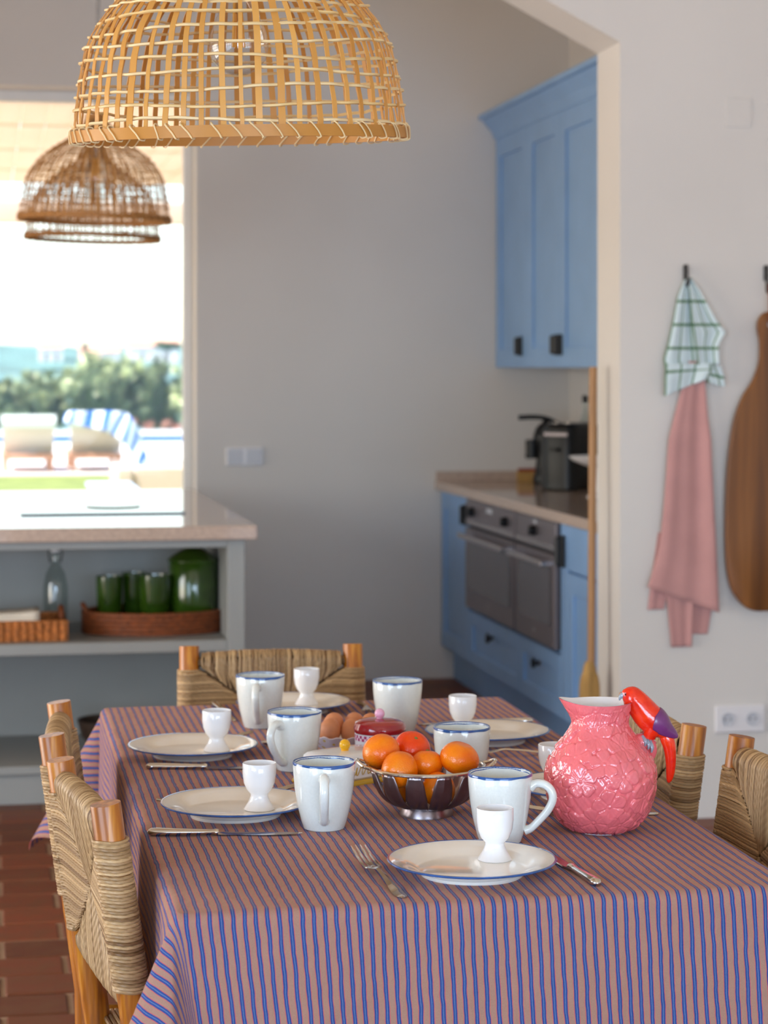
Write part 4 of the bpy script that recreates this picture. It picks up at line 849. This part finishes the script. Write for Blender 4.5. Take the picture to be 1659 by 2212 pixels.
# knives and forks
def make_knife():
    t = thing('table_knife', 'x', 'knife'); L_ = .231   # handle end at origin, pointing +X
    hs = np.array([0, .002, .006, .014, .03, .06, .085, .098, .101, .104, .107]); hr = np.array([.001, .0052, .0075, .0082, .0078, .0066, .0058, .0056, .0066, .0066, .0048])
    obj('handle', MB().tube([(x, 0, .0062) for x in hs], hr, 16, up=(0, 0, 1), flat=.75, cap=True), M['cutlery'], t)
    xs = np.linspace(.105, L_, 22); u = (xs-.105)/(L_-.105); hw = np.interp(u, [0, .06, .5, .8, .93, 1], [.004, .0078, .0085, .0078, .0048, .0004]); c = np.interp(u, [0, .6, 1], [0, 0, .005])
    P = np.stack([np.stack([xs, c-hw, .0034+0*xs], -1), np.stack([xs, c+hw*.9, .0050-.001*u], -1), np.stack([xs, c+hw, .0034+0*xs], -1), np.stack([xs, c+hw*.9, .0022+0*xs], -1)], 1)
    obj('blade', MB().grid(P, wv=True), M['chrome'], t); return t
def make_fork():
    t = thing('table_fork', 'x', 'fork'); Lf = .235
    xs = np.linspace(0, .158, 30); z = np.interp(xs, [0, .03, .09, .125, .145, .158], [.002, .003, .010, .0125, .009, .0075]); hw = np.interp(xs, [0, .002, .012, .03, .08, .115, .132, .146, .158], [.002, .006, .0085, .0085, .0048, .0032, .0045, .010, .0125])
    P = np.stack([np.stack([xs, -hw, z], -1), np.stack([xs, 0*xs, z+.0022], -1), np.stack([xs, hw, z], -1), np.stack([xs, 0*xs, z-.0014], -1)], 1); mb = MB().grid(P, wv=True); mb.f.append((0, 1, 2, 3))
    for k in range(4):
        y = -.0102+k*.0068; q = np.linspace(.152, Lf-.004*abs(k-1.5)*.4, 12); zz_ = np.interp(q, [.152, .17, .20, Lf], [.0078, .0085, .013, .022])
        mb.tube(np.stack([q, y*(1-.02*(q-.152)/.08), zz_], -1), np.interp(q, [.152, .22, Lf], [.0026, .0019, .0009]), 6, flat=.8)
    obj('fork_body', mb, M['cutlery'], t); return t
def aim(p, q): return math.atan2(q[1]-p[1], q[0]-p[0])
kn = make_knife()
place(kn, [((.812, 2.822, ZS), aim((.812, 2.822), (.793, 3.03)), 'silver table knife beside the nearest plate, handle towards us'), ((.2403, 3.2577, ZS), aim((.2403, 3.2577), (.4673, 3.2159)), 'silver table knife on the left in front of the second plate'), ((.2776, 3.7954, ZS), aim((.2776, 3.7954), (.5048, 3.7536)), 'silver table knife in front of the far left plate'), ((.4692, 4.497, ZS), aim((.4692, 4.5), (.4836, 4.24)), 'silver table knife left of the plate at the far end'), ((1.062, 4.150, ZS), aim((1.065, 4.15), (.85, 4.167)), 'silver table knife behind the far right plate')], 'silver table knives')
fk = make_fork()
place(fk, [((.543, 2.810, ZS), aim((.5444, 2.81), (.524, 3.04)), 'silver table fork left of the nearest plate, tines away from us'), ((.2744, 3.5183, ZS), aim((.2744, 3.5183), (.45, 3.51)), 'silver table fork tucked behind the second plate on the left'), ((.2607, 4.0306, ZS), aim((.26, 4.03), (.45, 4.03)), 'silver table fork tucked behind the far left plate'), ((.7717, 4.478, ZS), aim((.7717, 4.478), (.757, 4.24)), 'silver table fork right of the plate at the far end'), ((1.045, 3.793, ZS), aim((1.05, 3.793), (.85, 3.82)), 'silver table fork in front of the far right plate'), ((1.037, 3.2661, ZS), aim((1.037, 3.2661), (.82, 3.30)), 'silver table fork lying behind the pink jug')], 'silver table forks')
t = thing('spoon', 'silver-gilt spoon beside the middle mug, bowl showing', 'spoon', (.5005, 3.985, ZS), R(4))
u = np.linspace(0, 2*PI, 28, endpoint=False); rows = [np.stack([.019+.019*k*np.cos(u)*(1+.12*np.cos(u)), .0125*k*np.sin(u), np.full(28, .0015+.0075*k**2)], -1) for k in (.02, .3, .6, .85, 1)]
b_ = obj('bowl', MB().grid(np.array(rows), wv=True), M['cutlery'], t); s_ = b_.modifiers.new('s', 'SOLIDIFY'); s_.thickness = .0012
obj('handle', MB().tube([(.037, 0, .0088), (.055, 0, .012), (.10, 0, .008), (.16, 0, .003)], [.0028, .0022, .003, .0048], 10, up=(0, 0, 1), flat=.5), M['cutlery'], t)

# fruit bowl and fruit
t = thing('fruit_bowl', 'pewter fruit bowl of leaf-shaped slats holding clementines', 'bowl', (.681, 3.3338, ZS), R(-10.4))
obj('base_ring', MB().lathe([(.0405, 0), (.042, 0), (.0418, .004), (.0375, .0145), (.0365, .0145), (.0385, .003), (.0395, .0005)], 48), M['dsteel'], t)
obj('base_plate', MB().lathe([(.001, .012), (.037, .0125), (.0375, .0145), (.001, .0145)], 40), M['dsteel'], t)
a = np.arange(80)/80*2*PI; obj('rim', MB().tube(np.stack([.091*np.cos(a), .091*np.sin(a), np.full(80, .0765)], -1), .0031, 10, closed=True), M['chrome'], t)
BP = crom([(.036, .0135), (.052, .0175), (.070, .0300), (.082, .049), (.089, .074)], 5); sl = None
for k in range(12):
    q = np.linspace(0, 1, len(BP)); hw = .0172*np.interp(q, [0, .25, .6, .85, 1], [.42, .80, 1., .88, .62]); P = np.zeros((len(BP), 7, 3))
    for j, s in enumerate(np.linspace(-1, 1, 7)):
        an = s*hw/BP[:, 0]; rr = BP[:, 0]+.0016*(1-abs(s))*(abs(s) < .2)-.0006*s*s; P[:, j] = np.stack([rr*np.cos(an), rr*np.sin(an), BP[:, 1]], -1)
    if sl is None: o = obj('slat', MB().grid(P), M['dsteel'], t); sl = o.data; sl0 = o
    else: o = bpy.data.objects.new('slat', sl); COL.objects.link(o); o.parent = t
    md = o.modifiers.new('s', 'SOLIDIFY'); md.thickness = .0012; o.rotation_euler = (0, 0, R(-90-13+k*30))
for s in (-1, 1):
    obj('handle', MB().tube(crom([(s*.088, -.026, .0765), (s*.097, -.022, .079), (s*.106, -.010, .084), (s*.108, 0, .0855), (s*.106, .010, .084), (s*.097, .022, .079), (s*.088, .026, .0765)], 5), .0028, 10), M['chrome'], t)
def fruit(name, loc, r, sq, rot, m, label, stalk, gi):
    t = thing(name, label, name, loc, 0, 'clementines in the fruit bowl'); t.rotation_euler = tuple(R(v) for v in rot)
    fn = lambda D: (1-.07*np.exp(-((np.abs(D[..., 2])-1)/.06)**2))*(1+.012*np.sin(np.arctan2(D[..., 1], D[..., 0])*5+gi)*(1-D[..., 2]**2)+.02*np.sin(D[..., 0]*2.3+gi)*np.cos(D[..., 1]*2+gi))
    obj('peel', MB().ball((0, 0, 0), (r, r, r*sq), 40, 26, fn=fn), m, t, ang=180)
    th = np.arange(10)/10*2*PI; rr = np.where(np.arange(10) % 2, .0018, .0036); obj('calyx', MB().add(np.vstack([np.stack([rr*np.cos(th), rr*np.sin(th), np.full(10, r*sq*.935)], -1), [[0, 0, r*sq*.935+.0022]]]), [(i, (i+1) % 10, 10) for i in range(10)]), M['calyx'], t)
    return t
fruit('clementine', (.6120, 3.3540, .8478), .0300, .87, (198, -30, 0), M['orange'], 'clementine resting on the left rim of the fruit bowl', 1, 0)
fruit('clementine', (.6321, 3.3010, .8290), .0285, .93, (-112, 20, 0), M['orange'], 'clementine at the front left of the fruit bowl', 1, 1)
fruit('tangerine', (.6680, 3.3820, .8484), .0285, .82, (38, 12, 0), M['tangerine'], 'redder tangerine at the back of the bowl with green stalk showing', 1, 2)
fruit('clementine', (.6790, 3.3225, .8319), .0255, .88, (-10, 6, 0), M['orange'], 'small clementine in the middle of the fruit bowl', 1, 3)
fruit('clementine', (.7285, 3.3100, .8415), .0315, .80, (194, 12, 20), M['orange'], 'large clementine on the right side of the fruit bowl', 1, 4)
fruit('clementine', (.6905, 3.2880, .7985), .0265, .93, (-100, 10, 0), M['orange'], 'clementine low in the bowl seen between slats, beneath the large one', 1, 5)
fruit('clementine', (.6385, 3.3370, .7950), .0255, .92, (-70, 30, 0), M['orange'], 'clementine low in the bowl seen between slats, at the left', 1, 6)

# butter dish
t = thing('butter_dish', 'white butter dish with gold base, gold script and yellow knob', 'butter dish', (.6011, 3.6312, ZS), R(30))
obj('base', rbox(MB(), .078, .054, 0, .009, .012), M['gold'], t); lid = obj('cover', rbox(MB(), .068, .046, .0085, .052, .024), M['porc'], t)
obj('knob', MB().lathe([(.001, .0495), (.0065, .0515), (.007, .053)]+[(max(.0004, .0096*math.cos(q)), .0612+.0096*math.sin(q)) for q in np.linspace(-.85, PI/2, 10)], 24), M['yellow'], t)
GL = {'B': [[(.02, .55), (.2, 1.0), (.12, .5), (.06, 0)], [(.1, .9), (.35, 1.02), (.46, .86), (.36, .62), (.16, .54)], [(.16, .54), (.42, .5), (.52, .28), (.4, .05), (.15, 0), (.02, .06)]],
      'e': [[(0, .08), (.16, .2), (.3, .36), (.24, .5), (.1, .4), (.09, .14), (.2, 0), (.4, .1)]],
      'u': [[(0, .1), (.08, .48), (.06, .14), (.15, 0), (.28, .14), (.36, .5), (.34, .1), (.42, 0), (.5, .1)]],
      'r': [[(0, .1), (.12, .34), (.15, .54), (.19, .44), (.33, .46), (.31, .16), (.37, .02), (.48, .1)]]}
mb = MB(); x = 0; pts = []
for chh in 'Beurre':
    for st in GL[chh]: pts.append([(x+p[0]+.12*p[1], p[1]) for p in st])
    x += {'B': .52, 'e': .38, 'u': .48, 'r': .46}[chh]
sc = .027
for st in pts: mb.tube(crom([((p[0]-x/2)*sc-.0105, -.0464, .017+p[1]*sc) for p in st], 5), .0008, 6)
obj('lettering', mb, M['gold'], lid)
# sugar pot with red lid
t = thing('lidded_pot', 'white pot with checked pink band, red domed lid and pink knob', 'pot', (.684, 3.7583, ZS))
obj('body', MB().lathe([(.001, .001), (.036, .001), (.041, .008), (.0435, .025), (.0437, .058), (.042, .060), (.001, .060)], 48), M['porc'], t)
a = np.arange(49)/48*2*PI; obj('band', MB().grid(np.stack([np.stack([.0440*np.cos(a), .0440*np.sin(a), np.full(49, z)], -1) for z in (.0475, .0575)]), uv=np.stack([np.stack([np.arange(49)/48*52, np.full(49, v)], -1) for v in (0.01, 1.99)])), M['checker'], t)
obj('lid', MB().lathe([(.0435, .0595), (.0450, .060), (.0462, .0635), (.0460, .069), (.0430, .0765), (.036, .0805), (.024, .0825), (.012, .0835), (.001, .084)], 48), M['redlid'], t)
obj('knob', MB().lathe([(.0052, .0825), (.0055, .0855)]+[(max(.0004, .0090*math.cos(q)), .0918+.0090*math.sin(q)) for q in np.linspace(-.85, PI/2, 10)], 24), M['pinkknob'], t)
# eggs
t = thing('egg_bowl', 'small scalloped white bowl with pastel flowers, holding eggs', 'bowl', (.6485, 3.935, ZS)); a = np.arange(72)/72*2*PI; rows = []
for r, z, w_ in ((.001, .003, 0), (.036, .002, 0), (.040, 0, 0), (.043, .003, 0), (.058, .016, .3), (.068, .030, 1), (.0672, .0312, 1), (.055, .018, .3), (.038, .007, 0), (.001, .006, 0)):
    k = 1+.022*w_*np.abs(np.sin(a*8)); rows.append(np.stack([r*k*np.cos(a), r*k*np.sin(a), z+.0018*w_*np.sin(a*16)], -1))
obj('bowl_body', MB().grid(np.array(rows), wv=True), M['floral'], t)
EP = [(.0001, -.0245), (.009, -.0228), (.0155, -.016), (.019, -.005), (.0195, .002), (.0175, .0115), (.0125, .0195), (.006, .0238), (.0001, .025)]
et = None
for i, (x, y, z, lb) in enumerate([(.6187, 3.9050, .7885, 'brown egg at the front left of the floral bowl, beside the mug'), (.6580, 3.9010, .7865, 'brown egg at the front of the floral bowl, next to the red lid'), (.6330, 3.9550, .7905, 'brown egg at the back left of the floral bowl'), (.6730, 3.9500, .7905, 'brown egg at the back of the floral bowl, left of the pink knob'), (.6985, 3.9280, .7915, 'brown egg mostly hidden behind the red lid')]):
    if et is None: et = obj('egg', MB().lathe(crom(EP, 3).tolist(), 28), M['egg'], ang=180); o = et
    else: o = et.copy(); COL.objects.link(o)
    o.location = (x, y, z); o.rotation_euler = (R([8, -6, 10, -4, 6][i]), R([4, 6, -8, 7, -5][i]), i); tag(o, lb, 'egg', 'brown eggs in the floral bowl')

# pink jug with parrot handle
J = thing('parrot_jug', 'pink flower-relief ceramic jug with red parrot as its handle', 'jug', (.9166, 3.1735, ZS), R(-10.43))
JP = crom([(0, .037), (.010, .054), (.030, .0705), (.058, .0800), (.088, .0825), (.112, .0750), (.134, .0590), (.150, .0468), (.164, .0402), (.178, .0405), (.195, .0450)], 10)
NZ, NT = 230, 520; zz_ = np.linspace(0, .195, NZ); rr = np.interp(zz_, JP[:, 0], JP[:, 1]); th = np.arange(NT)/NT*2*PI
arc = np.r_[0, np.cumsum(np.hypot(np.diff(zz_), np.diff(rr)))]; Hh = np.zeros((NT, NZ)); rg = np.random.default_rng(21); fl_ = []
tries = 0
while tries < 5000:
    tries += 1; k = rg.integers(4, NZ-8); q = rg.random()*2*PI; p = np.array([rr[k]*math.cos(q), rr[k]*math.sin(q), zz_[k]])
    if all(np.linalg.norm(p-f[2]) > .0335 for f in fl_): fl_.append((k, q, p))
for k, q, p in fl_:
    dth = (th-q+PI) % (2*PI)-PI; X_ = dth[:, None]*rr[None, :]; Y_ = (arc-arc[k])[None, :]+0*X_; rho = np.hypot(X_, Y_); an = np.arctan2(Y_, X_)+rg.random()*6
    Rf = .0250+rg.normal(0, .0018); pet = np.abs(np.sin(2.5*an)); edge = Rf*(.72+.28*pet**.55)*(1+.03*np.sin(9*an)); u = rho/edge; ins = u < 1
    h = .0008+.0027*np.clip(u, 0, 1)**1.3-.0017*np.exp(-(pet/.24)**2)*np.clip(u*1.6, 0, 1)+.00022*np.cos(25*an)*np.clip(1-np.abs(u-.42)/.34, 0, 1)
    h = np.where(u > .86, h-(u-.86)/.14*.0009, h); h += .0011*np.exp(-(rho/.0019)**2)-.0005*np.exp(-((rho-.0035)/.0014)**2)
    Hh = np.where(ins, np.maximum(h+rg.random()*.0006, Hh*.25), Hh)
base_n = .0005*np.sin(th*37)[:, None]*np.sin(arc*330)[None, :]; Hh = np.where(Hh == 0, base_n, Hh)+.00035*np.sin(th*23+1)[:, None]*np.sin(arc*210+2)[None, :]+.00022*np.sin(th*61)[:, None]*np.sin(arc*520+th[0])[None, :]
fade = np.clip((.195-zz_)/.010, 0, 1)*np.clip(zz_/.008, .2, 1); Hh = Hh*fade[None, :]
def spout(th_, z_, r_):
    d = (th_-PI+PI) % (2*PI)-PI; s = np.exp(-(d/.42)**2); k = np.clip((z_-.160)/.035, 0, 1)**1.6; wide = 1+.07*np.clip((z_-.165)/.03, 0, 1)
    return r_*wide+.0150*s*k, z_+.0050*s*k+.0006*np.cos(th_*2)*k
TH, ZZ = np.meshgrid(th, zz_, indexing='ij'); RR, Z2 = spout(TH, ZZ, rr[None, :]+0*TH); sl_ = np.gradient(rr, zz_); nr = 1/np.sqrt(1+sl_**2); nz = -sl_*nr
RR = RR+Hh*nr[None, :]; Z2 = Z2+Hh*nz[None, :]
P = np.stack([RR*np.cos(TH), RR*np.sin(TH), Z2], -1); obj('jug_body', MB().grid(P, wu=True), M['jug'], J, ang=180)
zi = np.linspace(.02, .195, 40); ri = np.interp(zi, JP[:, 0], JP[:, 1]); TH, ZZ = np.meshgrid(np.arange(72)/72*2*PI, zi, indexing='ij'); RR, Z2 = spout(TH, ZZ, ri[None, :]-.0035*(1-np.clip((ZZ-.192)/.003, 0, 1)*.93))
obj('white_interior', MB().grid(np.stack([RR*np.cos(TH), RR*np.sin(TH), Z2+.0004*(ZZ > .19)], -1), wu=True), M['porc'], J, ang=180)
obj('foot_ring', MB().lathe([(.001, .0005), (.036, 0), (.040, .001), (.041, .003), (.036, .006), (.001, .004)], 48), M['porc'], J)
SX = .0007
def jp(px_, py_): return ((px_-1297)*SX, (1795-py_)*SX-.001)
mb = MB(); kb = [jp(1356, 1612)+(16,), jp(1374, 1602)+(17,), jp(1390, 1603)+(19,), jp(1401, 1609)+(16,), jp(1408, 1621)+(12,), jp(1408, 1635)+(7,), jp(1404, 1648)+(2,)]
mb.tube(crom([(a_, 0, b_) for a_, b_, c_ in kb], 4), np.interp(np.linspace(0, 6, 25), range(7), [c_*SX for a_, b_, c_ in kb]), 14); k2 = crom([(jp(1385, 1590)[0], 0, jp(1385, 1590)[1]), (jp(1398, 1600)[0], .004, jp(1398, 1600)[1]), (jp(1410, 1612)[0], .0, jp(1410, 1612)[1])], 4); mb.tube(k2, .0085, 12)
obj('branch_stub', mb, M['jug'], J, ang=180)
sec = [(1345, 1492, 3), (1348, 1494, 9), (1354, 1497.5, 17), (1362, 1503, 23), (1373, 1514, 26), (1386, 1530, 29), (1399, 1546, 31), (1413, 1559, 30.5), (1426, 1570, 26.5), (1437, 1578, 19.5), (1447, 1584, 14), (1456, 1589, 8.5), (1463, 1592, 2)]
sc_ = crom([(x, y, r) for x, y, r in sec], 5); pp = np.array([(jp(x, y)[0], 0, jp(x, y)[1]) for x, y, r in sc_])
mb = MB().tube(pp, sc_[:, 2]*SX, 36, up=(0, 1, 0), flat=.92)
tl = crom([(1430, 1580, 11), (1440, 1595, 15), (1445.5, 1611, 14), (1448, 1630, 12.4), (1448.8, 1650, 11), (1448, 1668, 9.4), (1446, 1681, 7.2), (1444.5, 1688, 4.2), (1444, 1691, 1)], 4)
mb.tube([(jp(x, y)[0], 0, jp(x, y)[1]) for x, y, r in tl], tl[:, 2]*SX, 24, up=(0, 1, 0), flat=.8)
bird = obj('parrot_body', mb, M['red'], J, ang=180)
leg = [jp(1404, 1574), jp(1398, 1584), jp(1396, 1594)]
for s in (-1, 1): obj('leg', MB().tube(crom([(a_+.004, s*.006, b_) for a_, b_ in leg], 4), np.linspace(.0135, .0085, 9), 12), M['red'], bird)
tg = np.gradient(pp, axis=0); tg /= np.linalg.norm(tg, axis=1)[:, None]; UU = np.cross(tg, (0, 1., 0)); i0 = 5*7-3
for s in (-1, 1):
    rows = []
    for i in range(i0, len(pp)):
        k = (i-i0)/(len(pp)-1-i0); amax = R(112+8*math.sin(k*3))*min(1, .62+k*3); a = np.linspace(-R(4), amax, 15); r_ = sc_[i, 2]*SX+.0011*min(1, k*8+.3)
        sh_ = (1-k)**0*0; rows.append(pp[i]+r_*np.cos(a)[:, None]*UU[i]+.92*s*r_*np.sin(a)[:, None]*np.array([0, 1., 0]))
    wg = obj('wing', MB().grid(np.array(rows)), M['purple'], bird, ang=180); md = wg.modifiers.new('s', 'SOLIDIFY'); md.thickness = .0014; md.offset = 0
obj('beak', MB().tube(crom([(jp(1351, 1500)[0], 0, jp(1351, 1500)[1]), (jp(1344, 1503)[0], 0, jp(1344, 1503)[1]), (jp(1339.5, 1507)[0], 0, jp(1339.5, 1507)[1]), (jp(1338, 1513)[0], 0, jp(1338, 1513)[1])], 4), np.linspace(.0062, .001, 13), 12), M['beak'], bird, ang=180)
for s in (-1, 1):
    ex, ez = jp(1349, 1498.5); e = obj('eye', MB().lathe([(.0032, 0), (.0030, .0009), (.0018, .0014), (.001, .0014)], 16), M['eyew'], bird); e.location = (ex, s*.0078, ez); e.rotation_euler = (R(90)*(-s), 0, R(-25)*(-s)*-1)
    p = obj('pupil', MB().lathe([(.0015, .0014), (.0012, .0019), (.0002, .0021)], 12), M['black'], e)
for k in range(3):
    fx, fz = jp(1388+k*7, 1590+k*5); gx, gz = jp(1391+k*7, 1608+k*7)
    obj('claw', MB().tube(crom([(fx, -.006, fz), (fx+.003, -.0135, (fz+gz)/2), (gx, -.0125, gz)], 4), np.linspace(.004, .0015, 9), 8), M['beak'], bird)
